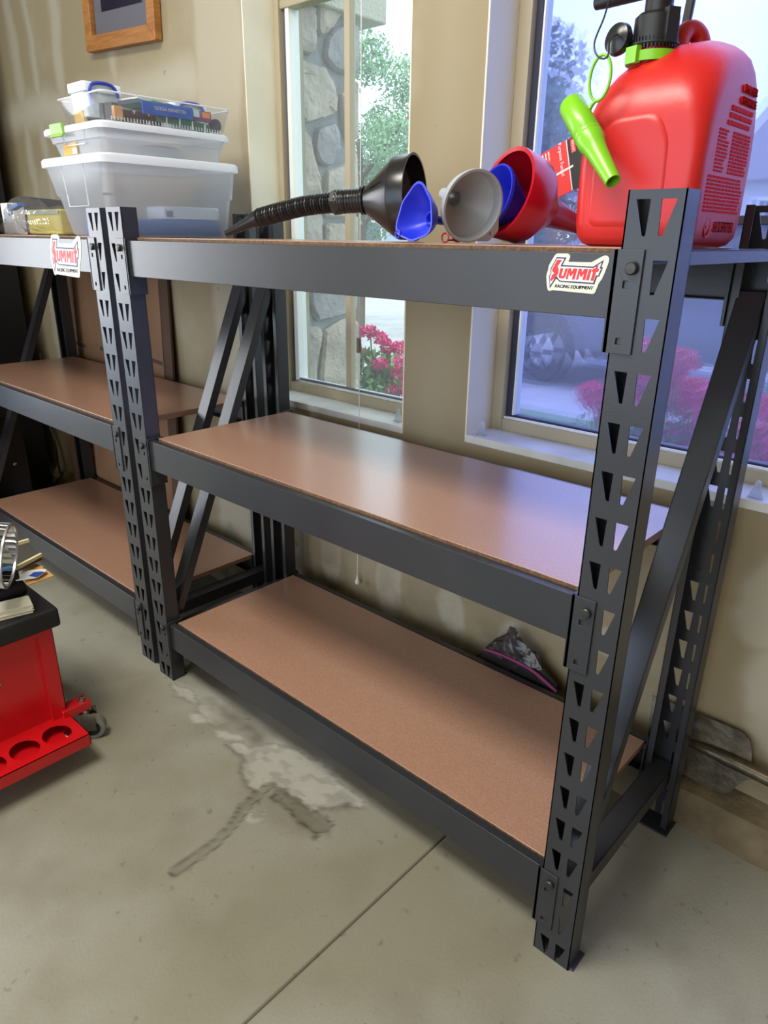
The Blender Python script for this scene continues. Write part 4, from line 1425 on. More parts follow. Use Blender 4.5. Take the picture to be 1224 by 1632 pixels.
part(ct, 'side_flap', b, CARDD, smooth=0, label='dark side flap')

# ================================================================== on and by the wall
pf = thing('framed_picture', 'framed dark print with grey mat in a honey oak frame on the wall', 'picture', (-.71, .498, 1.80))
fo_ = np.array((-.912, .470, 1.6255))
ux, uz = np.array((1, 0, -.055)), np.array((.055, 0, 1))
ux, uz = ux/np.linalg.norm(ux), uz/np.linalg.norm(uz)
nn = np.array((0, -1, 0))
FWD, FHT, FB = .400, .500, .040
fr = lambda pts, dep, y: MB().prism(pts, fo_+np.array((0, y, 0)), ux, uz, nn, dep)
for pts in ([(0, 0), (FWD, 0), (FWD-FB, FB), (FB, FB)], [(FWD, 0), (FWD, FHT), (FWD-FB, FHT-FB), (FWD-FB, FB)], [(FWD, FHT), (0, FHT), (FB, FHT-FB), (FWD-FB, FHT-FB)], [(0, FHT), (0, 0), (FB, FB), (FB, FHT-FB)]):
    part(pf, 'frame_rail', fr(pts, .024, .028), OAK, smooth=0, bevel=.003)
part(pf, 'mat_board', fr([(FB-.002, FB-.002), (FWD-FB+.002, FB-.002), (FWD-FB+.002, FHT-FB), (FB-.002, FHT-FB)], .004, .026), MATGREY, smooth=0)
pr = part(pf, 'print', fr([(.085, .100), (.315, .100), (.315, .400), (.085, .400)], .0008, .0215), DARKPIC, smooth=0)
for pts in ([(.155, .150), (.195, .130), (.215, .165), (.205, .235), (.165, .245), (.150, .200)], [(.105, .205), (.150, .195), (.165, .205), (.120, .222)], [(.220, .215), (.245, .200), (.270, .230), (.235, .245)]):
    part(pr, 'pale_shape', fr(pts, .0004, .0205), mat('pale_lilac_print', (176, 172, 190), rough=.4), smooth=0)
part(pf, 'glass', fr([(FB-.001, FB-.001), (FWD-FB+.001, FB-.001), (FWD-FB+.001, FHT-FB), (FB-.001, FHT-FB)], .0015, .016), clear_mat('picture_glass', (250, 250, 250), gloss=.05, rough=.02), smooth=0)

# blind cord with its tassels, clear hooks on the sills
cd_ = thing('blind_cord', 'white blind cord hanging in front of the left window with two tassels', 'cord', (.272, .490, .18))
P = [(.276, .490, 2.04), (.275, .490, 1.57), (.2725, .488, 1.0), (.270, .487, .875), (.2705, .487, .82), (.2725, .486, .62), (.268, .485, .30), (.268, .484, .205)]
part(cd_, 'string', MB().tube(smooth_path(P, 6), .0011, n=6), mat('cord_white', (222, 222, 214), rough=.7), smooth=60)
part(cd_, 'tassel', MB().lathe((.2705, .487, .828), (0, 0, 1), [(0, .0050), (.001, .0062), (.034, .0055), (.036, .004)], n=16, cap0=True, cap1=True), mat('taupe_tassel', (112, 100, 86), rough=.5))
part(cd_, 'tassel', MB().lathe((.268, .484, .180), (0, 0, 1), [(0, .003), (.003, .0062), (.010, .0066), (.018, .0036), (.028, .0022)], n=16, cap0=True, cap1=True), WHITEP)
CLR = clear_mat('clear_hook_plastic', (232, 236, 240), milk=.35, gloss=.12, rough=.1)
for (x, y, z), lb in (((.368, .530, .6612), 'clear plastic cord hook on the left window sill'), ((.632, .520, .6782), 'clear plastic cord hook in the left corner of the right window sill'), ((1.222, .515, .6782), 'clear plastic cord hook on the right window sill behind the back post')):
    h = MB().box(x-.012, x+.012, y-.006, y+.006, z, z+.004)
    h.prism(rpoly([(-.011, .004), (.011, .004), (.004, .030), (0, .033), (-.004, .030)], .003), (x, y+.004, z), (1, 0, 0), (0, 0, 1), (0, -1, 0), .006)
    solo('cord_hook', h, CLR, lb, 'hook', (x, y, z), group='clear hooks on the sills', smooth=0, bevel=.001)

# grey bag pushed behind the bottom shelf
lo = []
rr = random.Random(12)
for k in range(14):
    u = k/13
    x = .690+.270*u
    h = .012+.075*math.sin(math.pi*min(1, u*1.15))**1.2
    lo.append([(x+rr.uniform(-.006, .006), .457+.019*math.cos(a)*rr.uniform(.75, 1.0), .108+h*(.9+.9*math.sin(a))*rr.uniform(.85, 1.05)) for a in [2*math.pi*i/20 for i in range(20)]])
gb = thing('crumpled_bag', 'crumpled grey clear bag with a magenta strip stuffed behind the bottom shelf', 'bag', (.83, .457, .10))
part(gb, 'sheet', MB().loft(lo), BAGD, smooth=28)
part(gb, 'magenta_strip', MB().tube(smooth_path([(.735, .440, .190), (.80, .4395, .196), (.87, .4395, .190), (.93, .440, .165)], 5), .004, n=8), mat('magenta_plastic', (132, 40, 96), rough=.5), smooth=60)
lo = [[(x+.004*math.cos(a*3), .458+.014*math.cos(a), .140+r*(1+math.sin(a))) for a in [2*math.pi*i/14 for i in range(14)]] for x, r in ((.80, .010), (.83, .028), (.88, .030), (.92, .016))]
part(gb, 'dark_filling', MB().loft(lo), mat('charcoal_cloth', (40, 38, 40), rough=.9), smooth=50)

# steel blade with a rolled socket, leaning on the curb
sp_ = thing('spade', 'worn steel spade blade with a rolled socket leaning on the curb behind the rack', 'spade', (1.25, .465, .09))


def sm_(px, py):
    """leaning plane through the curb top (y .455 at z .095) and the wall (y .492 at z .26)"""
    a0, a1 = at(px, py, 1, .455), at(px, py, 1, .492)
    best = None
    for k in range(101):
        q = a0+(a1-a0)*k/100
        e = abs((q[1]-.455)-(q[2]-.095)*.224)
        if best is None or e < best[0]:
            best = (e, q)
    return best[1]


out = [(1040, 1108), (1108, 1134), (1160, 1156), (1184, 1167), (1196, 1180), (1199, 1196), (1198, 1214), (1203, 1222), (1214, 1238), (1202, 1242), (1188, 1243), (1176, 1250), (1166, 1260), (1156, 1264), (1146, 1262), (1120, 1250), (1088, 1232), (1030, 1205)]
P3 = [sm_(a, b) for a, b in out]
A = np.array(P3)
b = MB()
n = len(A)
tris = tessellate_polygon([[Vector((p[0], p[2], 0)) for p in A]])
off = np.array((0, -.0022, .0005))
b.add(list(A)+list(A+off), [t for t in tris]+[(t[2]+n, t[1]+n, t[0]+n) for t in tris]+[(i, (i+1) % n, (i+1) % n+n, i+n) for i in range(n)])
part(sp_, 'blade', b, SPADE, smooth=30)
tb = [sm_(a, b_)+np.array((0, -.006, 0)) for a, b_ in ((1075, 1166), (1100, 1180), (1130, 1192), (1170, 1210), (1224, 1236), (1300, 1274), (1420, 1335))]
tb = [np.array((p[0], p[1]-.004*min(1, i/3), p[2])) for i, p in enumerate(tb)]
part(sp_, 'socket', MB().tube(smooth_path([tuple(p) for p in tb], 5), [.003+.010*min(1, i/14) for i in range(31)], n=18), SPADE, smooth=60)

# ================================================================== red rolling tool seat with its clutter
def tool_seat():
    t = thing('rolling_stool', 'red rolling mechanic seat with a black cushion and a cup-hole tray', 'tool seat', (-.05, -.46, 0))
    X0, X1, Y0, Y1 = -.215, .121, -.645, -.297
    b = MB()
    th = .0015
    b.box(X0, X1-.012, Y0, Y1, .080, .083)
    b.box(X0, X0+th, Y0, Y1, .080, .318).box(X0, X1, Y1-th, Y1, .080, .318).box(X0, X1, Y0, Y0+th, .080, .318)
    b.box(X1-.012, X1-.012+th, Y0+.03, Y1-.03, .083, .318)
    b.box(X1-th, X1, Y1-.030, Y1, .080, .318).box(X1-th, X1, Y0, Y0+.030, .080, .318).box(X1-th, X1, Y0+.03, Y1-.03, .300, .318)
    b.box(X1-.013, X1, Y1-.031, Y1-.030, .083, .300).box(X1-.013, X1, Y0+.030, Y0+.031, .083, .300)
    part(t, 'cabinet', b, TOOLRED, smooth=0, fix=False)
    for y, z in ((-.418, .222), (-.432, .150)):
        part(t, 'screw', MB().lathe((X1-.0105, y, z), (1, 0, 0), [(0, .0060), (.002, .0056), (.0032, .001)], n=14, cap1=True), CHROME)
    # cushion
    cx0, cx1, cy0, cy1 = -.240, .137, -.665, -.281
    lo = [rrect(cx0+i, cx1-i, cy0+i, cy1-i, .008, z, n=6) for z, i in ((.317, .006), (.3185, .001), (.322, 0), (.354, .0008), (.3585, .003), (.360, .007))]
    part(t, 'cushion', MB().loft(lo), VINYL, smooth=60)
    # tray with cup holes
    ty0, ty1, tx0, tx1 = -.660, -.293, .122, .219
    holes = []
    for k in range(5):
        cy = -.343-.068*k
        holes.append([(cy+.0292*math.cos(2*math.pi*i/36), (tx0+tx1)/2+.0330*math.sin(2*math.pi*i/36)) for i in range(36)])
    q = MB().plate([(ty0, tx0-.02), (ty1, tx0-.02), (ty1, tx1), (ty0, tx1)], holes, (0, 0, .0865), (0, 1, 0), (1, 0, 0), (0, 0, -1), .0015)
    q.box(tx1-.0015, tx1, ty0, ty1, .060, .0865).box(tx0, tx1, ty1-.0015, ty1, .060, .0865).box(tx0, tx1, ty0, ty0+.0015, .060, .0865)
    q.box(tx0-.02, tx1, ty0, ty1, .0585, .0600).box(tx0-.02, tx0-.0185, ty0, ty1, .0585, .0865)
    tr = part(t, 'cup_tray', q, TOOLRED, smooth=0, fix=False)
    part(tr, 'screw', MB().lathe((.150, -.315, .0602), (0, 0, 1), [(0, .007), (.003, .006), (.004, .001)], n=14, cap1=True), CHROME)
    # caster legs
    for sx, sy in ((1, 1), (-1, 1), (1, -1), (-1, -1)):
        mx, my = (X1 if sx > 0 else X0), (Y1 if sy > 0 else Y0)
        ex, ey = mx+sx*.004, my+sy*.040
        a = MB()
        a.obox(((mx+ex)/2-sx*.010, (my+ey)/2, .0925), (1, 0, 0), (0, 1, 0), (0, 0, 1), .018, .032, .0105)
        lg = part(t, 'caster_leg', a, TOOLRED, smooth=0, bevel=.002)
        c = MB().lathe((ex-sx*.008, ey-.002, .103), (0, 0, 1), [(0, .011), (.004, .0105), (.004, .006), (.010, .0055), (.011, .001)], n=6, cap1=True)
        part(lg, 'leg_bolt', c, CHROME, smooth=20)
        c = MB().lathe((ex-sx*.008, ey-.002, .072), (0, 0, 1), [(0, .014), (.004, .016), (.010, .014)], n=20, cap0=True, cap1=True)
        d = Vector((.55, .83, 0)).normalized()
        s = Vector((-d.y, d.x, 0))
        wc = Vector((ex-sx*.008, ey-.002, .0295))+d*.014
        for k in (-1, 1):
            q0 = wc+s*k*.0145
            c.obox(q0-d*.006+Vector((0, 0, .021)), d, s, (0, 0, 1), .016, .0012, .0235)
        cs = part(t, 'caster', c, CHROME, smooth=30)
        wv = MB().lathe(wc-s*.0115, s, [(0, .018), (0, .026), (.002, .0290), (.021, .0290), (.023, .026), (.023, .018)], n=32)
        part(cs, 'wheel', wv, RUBBER)
        part(cs, 'hub', MB().lathe(wc-s*.0125, s, [(0, .004), (0, .0175), (.025, .0175), (.025, .004)], n=20, cap0=True, cap1=True), BLACKP)


tool_seat()


def zat(px, py, z):
    p = at(px, py, 2, z)
    return float(p[0]), float(p[1])


# thick white paper pad lying on the seat
a = np.array(zat(50, 966, .372)); d = np.array((-.22, -.975)); d /= np.linalg.norm(d); s = np.array((-d[1], d[0]))
pd = thing('paper_pad', 'thick white paper pad lying on the black cushion of the rolling seat', 'paper pad', (.06, -.45, .3605))
for k in range(6):
    j = random.Random(k).uniform(-.002, .002)
    b = MB()
    L0, L1, W0, W1_ = -.002+j, .20, -.040+j, .008+j
    c = [a+d*L0+s*W0, a+d*L1+s*W0, a+d*L1+s*W1_, a+d*L0+s*W1_]
    z = .3607+k*.0032
    b.add([(x, y, z) for x, y in c]+[(x, y, z+.0029) for x, y in c], [(3, 2, 1, 0), (4, 5, 6, 7), (0, 1, 5, 4), (1, 2, 6, 5), (2, 3, 7, 6), (3, 0, 4, 7)])
    part(pd, 'page_block', b, PAPER, smooth=0, bevel=.0006)

# black tool roll and black glove behind the pad
TR, GV = zat(32, 934, .383), zat(20, 912, .422)
lo = []
for k in range(12):
    u = k/11
    c = Vector((TR[0]-.055*u, TR[1]-.25*u, .3612))
    r = .030*(1-.35*(2*abs(u-.5))**4)
    lo.append([c+Vector((r*1.15*math.cos(q), r*.3*math.cos(q), .022*(1+math.sin(q))+.002*math.sin(5*q))) for q in [2*math.pi*i/18 for i in range(18)]])
solo('tool_roll', MB().loft(lo), mat('black_nylon', (20, 20, 22), rough=.75, bump=.2, bscale=150), 'rolled black nylon pouch lying on the seat behind the paper pad', 'tool roll', (0, -.45, .361), smooth=60)
lo = []
for k in range(12):
    u = k/11
    c = Vector((GV[0]-.05*u, GV[1]-.25*u, .4055))
    r = .032*(1-.45*(2*abs(u-.5))**4)
    lo.append([c+Vector((r*1.2*math.cos(q), r*.3*math.cos(q), .016*(1+math.sin(q))+.003*math.sin(4*q+u*6))) for q in [2*math.pi*i/18 for i in range(18)]])
gl = solo('work_glove', MB().loft(lo), MATS['black_nylon'], 'black work glove with a light blue tab resting on the rolled pouch', 'glove', (-.05, -.45, .405), smooth=60)
part(gl, 'blue_tab', MB().obox((*zat(10, 906, .4395), .4395), (.2, 1, 0), (1, -.2, 0), (0, 0, 1), .018, .008, .002), mat('sky_blue_tab', (96, 156, 214), rough=.5), smooth=0, bevel=.001)

# envelopes and cardboard sticking out past the back edge of the cushion
for i, (nm, lb, z, pts, m_) in enumerate((
        ('card_sheet', 'tan cardboard sheet sticking out past the cushion under the blue and white packet', .3990, [(30, 915), (50, 902), (72, 908), (86, 919), (45, 934)], mat('tan_card', (206, 164, 104), rough=.75)),
        ('card_sheet', 'ochre cardboard piece behind the blue and white packet', .4045, [(32, 908), (58, 900), (70, 905), (66, 910), (40, 918)], mat('ochre_card', (198, 146, 84), rough=.75)),
        ('blue_packet', 'white packet with a blue print lying on the tan cardboard', .4085, [(24, 925), (38, 912), (70, 908), (75, 911), (60, 921), (26, 926)], WHITEP))):
    P = [zat(x, y, z) for x, y in pts]
    b = MB().prism([(p[0]-P[0][0], p[1]-P[0][1]) for p in P], (P[0][0], P[0][1], z), (1, 0, 0), (0, 1, 0), (0, 0, 1), .0028)
    cx, cy = sum(p[0] for p in P)/len(P), sum(p[1] for p in P)/len(P)
    o = solo(nm, b, m_, lb, 'cardboard' if i < 2 else 'packet', (cx, cy, z), smooth=0)
    if i == 2:
        P = [zat(x, y, z+.003) for x, y in ((46, 918), (54, 912), (66, 911), (71, 912), (58, 920))]
        b = MB().prism([(p[0]-P[0][0], p[1]-P[0][1]) for p in P], (P[0][0], P[0][1], z+.0028), (1, 0, 0), (0, 1, 0), (0, 0, 1), .0006)
        part(o, 'blue_print', b, mat('royal_blue_print', (50, 84, 190), rough=.4), smooth=0)

# dark tray with two wooden strips, and the bright blower wheel
z = .4280
P = [zat(x, y, z) for x, y in ((8, 866), (46, 864), (66, 886), (28, 905))]
dt = thing('dark_tray', 'dark grey tray edged by two pale wooden strips on the seat clutter', 'tray', (P[0][0], P[0][1], .4165))
b = MB().prism([(p[0]-P[0][0], p[1]-P[0][1]) for p in P], (P[0][0], P[0][1], z-.010), (1, 0, 0), (0, 1, 0), (0, 0, 1), .008)
part(dt, 'plate', b, mat('dark_grey_sheet', (62, 62, 56), rough=.5), smooth=0, bevel=.001)
for (xa, ya), (xb, yb) in (((26, 868), (46, 862)), ((28, 905), (66, 885))):
    p, q = Vector((*zat(xa, ya, z), z)), Vector((*zat(xb, yb, z), z))
    dd = (q-p).normalized()
    b = MB().obox((p+q)/2+Vector((0, 0, .0015)), dd, Vector((0, 0, 1)).cross(dd), (0, 0, 1), (q-p).length/2, .0035, .0040)
    part(dt, 'wooden_strip', b, mat('pale_wood_strip', (214, 198, 150), rough=.7), smooth=0, bevel=.0006)
c = Vector((*zat(-14, 884, .500), .500))
axd = Vector((.36, .52, -.10)).normalized()
bw = thing('blower_wheel', 'silver squirrel cage blower wheel at the left edge on the tool seat', 'blower wheel', (c.x, c.y, .42))
R = .066
u = (Vector((0, 0, 1))-axd*axd.z).normalized()
v = axd.cross(u)
part(bw, 'rim', MB().lathe(c+axd*.030, axd, [(0, R), (.004, R+.001), (.004, R-.006), (0, R-.006), (0, R)], n=40), ALU)
part(bw, 'rim', MB().lathe(c-axd*.034, axd, [(0, R), (.004, R+.001), (.004, R-.006), (0, R-.006), (0, R)], n=40), ALU)
part(bw, 'hub_disc', MB().lathe(c-axd*.004, axd, [(0, .006), (0, R-.005), (.002, R-.005), (.002, .006)], n=32, cap0=True, cap1=True), ALU)
for k in range(30):
    a_ = 2*math.pi*k/30
    dr = math.cos(a_)*u+math.sin(a_)*v
    tg = axd.cross(dr)
    part(bw, 'vane', MB().obox(c+dr*(R-.0035), axd, (dr*.75+tg*.65).normalized(), (tg*.75-dr*.65).normalized(), .032, .0042, .0005), ALU, smooth=0, fix=False)

# ================================================================== outdoors
GZ = -.45
LAWN = mat('lawn', (88, 132, 84), rough=.9, rgb2=(66, 108, 62), nscale=14, bump=.6, bscale=120)
PAVE = mat('pale_concrete', (176, 174, 172), rough=.85, rgb2=(160, 158, 156), nscale=3)
struct('ground', MB().box(-60, 60, .72, 80, GZ-.3, GZ-.02), mat('soil', (96, 86, 70), rough=.95), smooth=0)
struct('lawn', MB().box(-2.4, 12, .75, 5.15, GZ-.02, GZ), LAWN, smooth=0)
struct('driveway', MB().box(-40, 40, 5.15, 30, GZ-.02, GZ+.005).box(-12, -2.4, .75, 5.15, GZ-.02, GZ+.005), PAVE, smooth=0)

# stone-clad projecting wall beside the left window
XS = -.25
pil = bpy.data.objects.new('wall_stone', None)
COL.objects.link(pil)
pil['kind'] = 'structure'
LOC['wall_stone'] = Vector((0, 0, 0))
part(pil, 'mortar', MB().box(-.80, XS, .70, .998, GZ, 1.705), mat('grey_mortar', (148, 150, 148), rough=.95, rgb2=(128, 130, 130), nscale=20, bump=.5, bscale=70), smooth=0)
cap = MB().box(-.86, -.205, .70, 1.095, 1.705, 1.80)
part(pil, 'stucco_cap', cap, mat('cream_stucco', (196, 190, 172), rough=.95, bump=.6, bscale=120), smooth=0, bevel=.006)
STONES = [
    [(450, 10), (494, 8), (498, 20), (499, 52), (495, 88), (470, 84), (450, 80)],
    [(501, 9), (522, 10), (540, 22), (524, 44), (512, 57), (502, 56)],
    [(527, 48), (548, 40), (566, 42), (567, 116), (545, 118), (526, 110), (512, 92), (517, 62)],
    [(450, 93), (478, 96), (512, 108), (528, 134), (533, 160), (532, 182), (510, 189), (484, 199), (470, 180), (450, 168)],
    [(536, 150), (552, 132), (566, 130), (566, 222), (550, 226), (540, 190)],
    [(450, 200), (470, 202), (490, 218), (494, 250), (505, 285), (508, 318), (450, 325)],
    [(500, 206), (528, 196), (536, 214), (536, 240), (522, 266), (506, 262), (497, 236)],
    [(516, 272), (546, 262), (562, 240), (566, 330), (545, 348), (516, 346), (512, 312)],
    [(450, 335), (500, 328), (510, 352), (508, 392), (470, 412), (450, 410)],
    [(516, 356), (546, 356), (566, 342), (567, 420), (540, 438), (514, 424)],
    [(488, 462), (486, 430), (512, 432), (548, 446), (566, 430), (566, 492), (546, 498), (522, 508), (502, 511), (493, 492)],
    [(450, 425), (478, 420), (482, 470), (486, 506), (450, 512)],
    [(450, 524), (468, 528), (492, 520), (508, 520), (506, 550), (498, 582), (497, 640), (450, 640)],
    [(513, 524), (543, 508), (567, 511), (569, 560), (568, 622), (536, 660), (508, 650), (507, 600)],
]
rr = random.Random(21)
SM = [mat('field_stone_%d' % i, c1, rough=.9, rgb2=c2, nscale=10, bump=1.0, bscale=42) for i, (c1, c2) in enumerate((
    ((186, 174, 160), (152, 140, 130)), ((192, 178, 160), (160, 146, 132)), ((170, 166, 162), (140, 136, 136)), ((198, 188, 172), (168, 156, 140))))]
for k, poly in enumerate(STONES):
    P = [at(x, y, 0, XS) for x, y in poly]
    P2 = rpoly([(p[1], p[2]) for p in P], .012, n=3)
    cy, cz = sum(p[0] for p in P2)/len(P2), sum(p[1] for p in P2)/len(P2)
    lo = []
    for s_, dx in ((1.0, -.004), (1.0, .012), (.93, .022), (.6, .027)):
        lo.append([(XS+dx+rr.uniform(-.003, .003)*(dx > 0), cy+(y-cy)*s_+rr.uniform(-.003, .003), cz+(z_-cz)*s_+rr.uniform(-.003, .003)) for y, z_ in P2])
    part(pil, 'stone', MB().loft(lo), SM[k % 4], smooth=25)
rows = [(-.44, -.14), (-.12, .16), (.18, .44)]
for z0, z1 in rows:
    y = .72
    while y < .97:
        e = min(y+rr.uniform(.10, .17), .995)
        P2 = rpoly([(y+.006, z0), (e-.006, z0+rr.uniform(0, .02)), (e-.004, z1), (y+.004, z1-rr.uniform(0, .02))], .02, n=3)
        cy, cz = (y+e)/2, (z0+z1)/2
        lo = [[(XS+dx, cy+(a_-cy)*s_, cz+(b_-cz)*s_) for a_, b_ in P2] for s_, dx in ((1, -.004), (1, .012), (.9, .024))]
        part(pil, 'stone', MB().loft(lo), SM[rr.randrange(4)], smooth=25)
        y = e


def leaves(n, fn, size, seed):
    r = np.random.RandomState(seed)
    C = fn(r, n)
    A = r.randn(n, 3); A /= np.linalg.norm(A, axis=1)[:, None]
    B = r.randn(n, 3); B -= A*np.sum(A*B, 1)[:, None]; B /= np.linalg.norm(B, axis=1)[:, None]
    s = size*r.uniform(.6, 1.3, (n, 1))
    V = np.stack([C-A*s, C-B*s*.45, C+A*s, C+B*s*.45], 1).reshape(-1, 3)
    mb = MB()
    mb.v = [tuple(p) for p in V]
    mb.f = [(4*i, 4*i+1, 4*i+2, 4*i+3) for i in range(n)]
    mb.m = [0]*n
    return mb


def clumps(centres, rad, squash=.8):
    def fn(r, n):
        c = np.array(centres)[r.randint(0, len(centres), n)]
        d = r.randn(n, 3)
        d /= np.linalg.norm(d, axis=1)[:, None]
        return c+d*(rad*r.uniform(.2, 1, (n, 1))**.5)*np.array((1, 1, squash))
    return fn


LEAF = mat('tree_leaf', (128, 164, 118), rough=.6, rgb2=(98, 136, 98), nscale=3)
LEAFD = mat('dark_tree_leaf', (84, 122, 112), rough=.6, rgb2=(64, 98, 94), nscale=2)
BARK = mat('bark', (92, 78, 64), rough=.9)


def tree(x, y, h, crown, n, size, label, mleaf, seed, group=None, clump=.5):
    t = thing('garden_tree', label, 'tree', (x, y, GZ), group)
    r = random.Random(seed)
    tr_ = MB().tube([(x, y, GZ), (x+.05, y, GZ+h*.35), (x-.03, y+.05, GZ+h*.7)], [.11, .085, .04], n=10)
    for k in range(7):
        a_ = r.uniform(0, 6.28)
        z_ = GZ+h*r.uniform(.3, .6)
        tr_.tube([(x, y, z_), (x+crown*.5*math.cos(a_), y+crown*.5*math.sin(a_), z_+h*.18), (x+crown*.8*math.cos(a_), y+crown*.8*math.sin(a_), z_+h*.25)], [.04, .025, .01], n=6)
    part(t, 'trunk', tr_, BARK, smooth=60)
    cs = []
    for k in range(46 if h < 6 and crown > 1 else 34):
        u = r.uniform(0, 1)**1.35
        rad = crown*math.sin(math.pi*min(1, .18+.82*(1-u)))**.8
        a_ = r.uniform(0, 6.28)
        q = r.uniform(0, 1)**.5
        cs.append((x+rad*q*math.cos(a_), y+rad*q*math.sin(a_), GZ+h*(.22+.76*u)))
    f = part(t, 'foliage', leaves(n, clumps(cs, clump), size, seed), mleaf, smooth=0, fix=False)
    f['kind'] = 'stuff'


tree(-7.40, 8.3, 4.3, 1.65, 26000, .036, 'light green leafy tree standing across the drive beyond the left window', LEAF, 3, clump=.42)
for (px_, py_, yy, cr, n_, lb_, sd, cl_) in ((856, 18, 9.0, .42, 5200, 'tall narrow dark tree at the left edge of the right window view', 5, .34),
                                            (902, 84, 12.5, .34, 3600, 'shorter dark tree just right of the tall narrow one', 6, .34),
                                            (905, 150, 16.0, .9, 5200, 'low dark tree behind the fuel can, lowest of the dark trees', 9, .5)):
    q_ = at(px_, py_, 1, yy)
    tree(float(q_[0]), yy, float(q_[2])-GZ, cr, n_, .085, lb_, LEAFD, sd, 'dark trees beyond the right window', clump=cl_)

GREENB = mat('bush_leaf', (142, 172, 92), rough=.6, rgb2=(104, 140, 72), nscale=6)
PINK = mat('pink_blossom', (238, 60, 146), rough=.6, rgb2=(220, 40, 116), nscale=18)


def bush(label, cx, cy, blooms, nl, seed, spread, nb=260, br=.056):
    t = thing('flowering_bush', label, 'bush', (cx, cy, GZ), 'pink flowering bushes')
    r = random.Random(seed)
    st_ = MB()
    for bx, by, bz in blooms:
        st_.tube([(cx+r.uniform(-.05, .05), cy+r.uniform(-.05, .05), GZ), ((cx+bx)/2, (cy+by)/2, GZ+(bz-GZ)*.55), (bx, by, bz)], [.008, .006, .003], n=5)
    part(t, 'stems', st_, mat('green_stem', (96, 116, 64), rough=.7), smooth=60)
    low = [(bx, by, bz-r.uniform(.10, .30)) for bx, by, bz in blooms]+[(cx+r.uniform(-spread, spread), cy+r.uniform(-.12, .12), GZ+r.uniform(.2, .9)) for k in range(10)]
    part(t, 'foliage', leaves(nl, clumps(low, .11), .022, seed), GREENB, smooth=0, fix=False)['kind'] = 'stuff'
    part(t, 'blossoms', leaves(len(blooms)*nb, clumps(blooms, br, .75), .014, seed+1), PINK, smooth=0, fix=False)['kind'] = 'stuff'


bl = [tuple(at(x, y, 1, 1.45+((i*37) % 11)*.02)) for i, (x, y) in enumerate((
    (1085, 575), (1070, 600), (1108, 622), (1132, 655), (1095, 650), (1060, 640), (1045, 600), (1120, 690), (1090, 690), (1062, 690), (1140, 715), (1105, 725), (1070, 730), (1040, 720),
    (1020, 640), (1010, 690), (985, 715), (1030, 560), (1150, 640), (940, 625), (955, 640), (970, 660), (960, 700), (930, 705), (945, 715), (1160, 720), (1000, 610),
    (1185, 690), (1205, 650), (1215, 700), (1195, 730), (1222, 735), (1240, 680), (1250, 720)))]
bush('large pink flowering bush close outside the right window', .72, 1.50, bl, 2600, 31, .3)
bl = [tuple(at(x, y, 1, 1.40+((i*29) % 9)*.02)) for i, (x, y) in enumerate((
    (573, 530), (590, 528), (608, 540), (617, 553), (636, 555), (640, 575), (572, 566), (586, 568), (620, 580), (605, 580), (636, 595), (625, 600), (640, 612), (612, 610), (628, 622), (640, 632), (598, 592), (585, 600), (645, 640), (615, 640)))]
bush('smaller pink flowering bush outside the left window beside the stone wall', -.52, 1.46, bl, 5200, 41, .15, 85, .038)

# dark pickup parked across the drive
TRUCK = mat('dark_blue_truck_paint', (52, 58, 80), rough=.3, coat=.5)
TYRE = mat('tyre_rubber', (34, 34, 38), rough=.8)


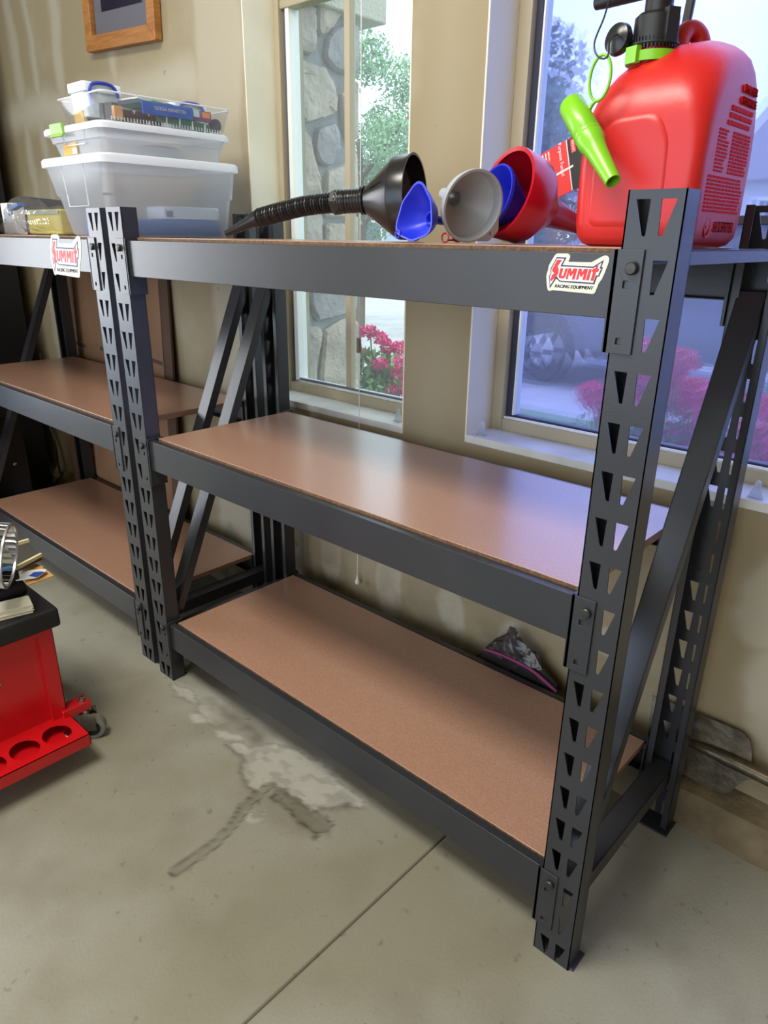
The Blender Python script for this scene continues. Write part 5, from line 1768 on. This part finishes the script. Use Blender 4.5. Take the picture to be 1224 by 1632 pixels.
def truck():
    y0, y1 = 6.25, 8.15
    t = thing('pickup_truck', 'dark blue grey pickup truck parked side-on beyond the lawn', 'truck', (-.9, 7.2, GZ))
    WXs = (-2.64, .75)
    WR, WZ = .375, GZ+.380
    z0, zh, zr = GZ+.42, GZ+1.12, GZ+1.74
    prof = [(-3.50, z0+.05), (-3.52, z0+.45), (-3.40, zh-.02), (-2.2, zh+.06)]
    prof += [(-1.55, zr-.03), (-1.35, zr), (.20, zr), (.38, zr-.04), (.52, zh+.10), (1.95, zh+.08), (1.98, z0+.05)]
    bottom = []
    for wx in WXs[::-1]:
        for k in range(13):
            a_ = math.pi*k/12
            bottom.append((wx+.47*math.cos(a_), WZ+.06+.44*math.sin(a_)))
    poly = prof+[(1.98, z0)]+bottom+[(-3.5, z0)]
    part(t, 'body', MB().prism(poly, (0, y0, 0), (1, 0, 0), (0, 0, 1), (0, 1, 0), y1-y0), TRUCK, smooth=30, bevel=.03)
    gls = mat('truck_window_glass', (60, 66, 84), rough=.06, spec=.8)
    for pts in ([(-2.05, zh+.12), (-1.50, zr-.10), (-.86, zr-.09), (-.86, zh+.12)], [(-.78, zh+.12), (-.78, zr-.09), (.14, zr-.09), (.40, zh+.14)]):
        part(t, 'side_window', MB().prism(pts, (0, y0-.006, 0), (1, 0, 0), (0, 0, 1), (0, 1, 0), .004), gls, smooth=0)
    part(t, 'roof_rail', MB().box(-1.6, .30, y0-.01, y0+.04, zr-.04, zr+.02), BLACKP, smooth=0, bevel=.008)
    part(t, 'running_board', MB().box(-1.95, .10, y0-.13, y0-.02, z0-.08, z0-.02), mat('pale_running_board', (120, 126, 140), rough=.4, metal=.4), smooth=0, bevel=.012)
    for x in (-1.90, -1.0, .0):
        part(t, 'board_bracket', MB().box(x, x+.05, y0-.06, y0+.1, z0-.07, z0+.05), BLACKP, smooth=0)
    for x in (-.90, .12):
        part(t, 'door_handle', MB().box(x-.16, x, y0-.03, y0-.004, zh-.06, zh-.025), BLACKP, smooth=0, bevel=.006)
    for wx in WXs:
        for ya, sg in ((y0+.02, -1), (y1-.02, 1)):
            tw = MB().lathe((wx, ya-sg*.24, WZ), (0, sg, 0), [(0, .22), (0, .33), (.02, WR), (.22, WR), (.25, .34), (.25, .235), (.20, .215)], n=40)
            tp = part(t, 'tyre', tw, TYRE)
            rm = MB().lathe((wx, ya-sg*.06, WZ), (0, sg, 0), [(0, .235), (.04, .235), (.045, .22), (.0, .20)], n=32)
            for k in range(6):
                a_ = 2*math.pi*k/6
                rm.obox((wx+.11*math.cos(a_), ya-sg*.03, WZ+.11*math.sin(a_)), (math.cos(a_), 0, math.sin(a_)), (0, 1, 0), (-math.sin(a_), 0, math.cos(a_)), .11, .014, .026)
            rm.lathe((wx, ya-sg*.05, WZ), (0, sg, 0), [(0, .05), (.05, .048), (.055, .02)], n=18, cap1=True)
            part(tp, 'rim', rm, mat('alloy_rim', (96, 98, 106), rough=.35, metal=.8))


truck()


def house(label, x0, x1, y0, y1, zw, zr, mwall, mroof):
    t = thing('neighbour_house', label, 'house', ((x0+x1)/2, (y0+y1)/2, GZ), 'houses across the street')
    part(t, 'walls', MB().box(x0, x1, y0, y1, GZ, zw), mwall, smooth=0)
    o = .35
    ym = (y0+y1)/2
    part(t, 'roof', MB().loft([[(x, y0-o, zw-.02), (x, ym, zr), (x, y1+o, zw-.02), (x, ym, zw-.01)] for x in (x0-o, x1+o)]), mroof, smooth=0)
    n = max(2, int((x1-x0)/2.2))
    for k in range(n):
        cx = x0+(x1-x0)*(k+.5)/n
        f = part(t, 'window', MB().box(cx-.55, cx+.55, y0-.05, y0+.02, zw-1.55, zw-.35), WHITEP, smooth=0)
        part(f, 'pane', MB().box(cx-.48, cx+.48, y0-.06, y0-.045, zw-1.48, zw-.42), MATS['truck_window_glass'], smooth=0)


house('pale house with a grey roof behind the truck at the right', -4.6, 6.0, 17, 24, 2.35, 4.4, mat('pale_siding', (196, 196, 190), rough=.8), mat('grey_shingle', (112, 108, 112), rough=.9, bump=.4, bscale=12))
house('blue grey house far behind the tree in the left window', -24, -13.2, 19, 25, 2.0, 3.9, mat('blue_grey_siding', (150, 164, 178), rough=.8), MATS['grey_shingle'])
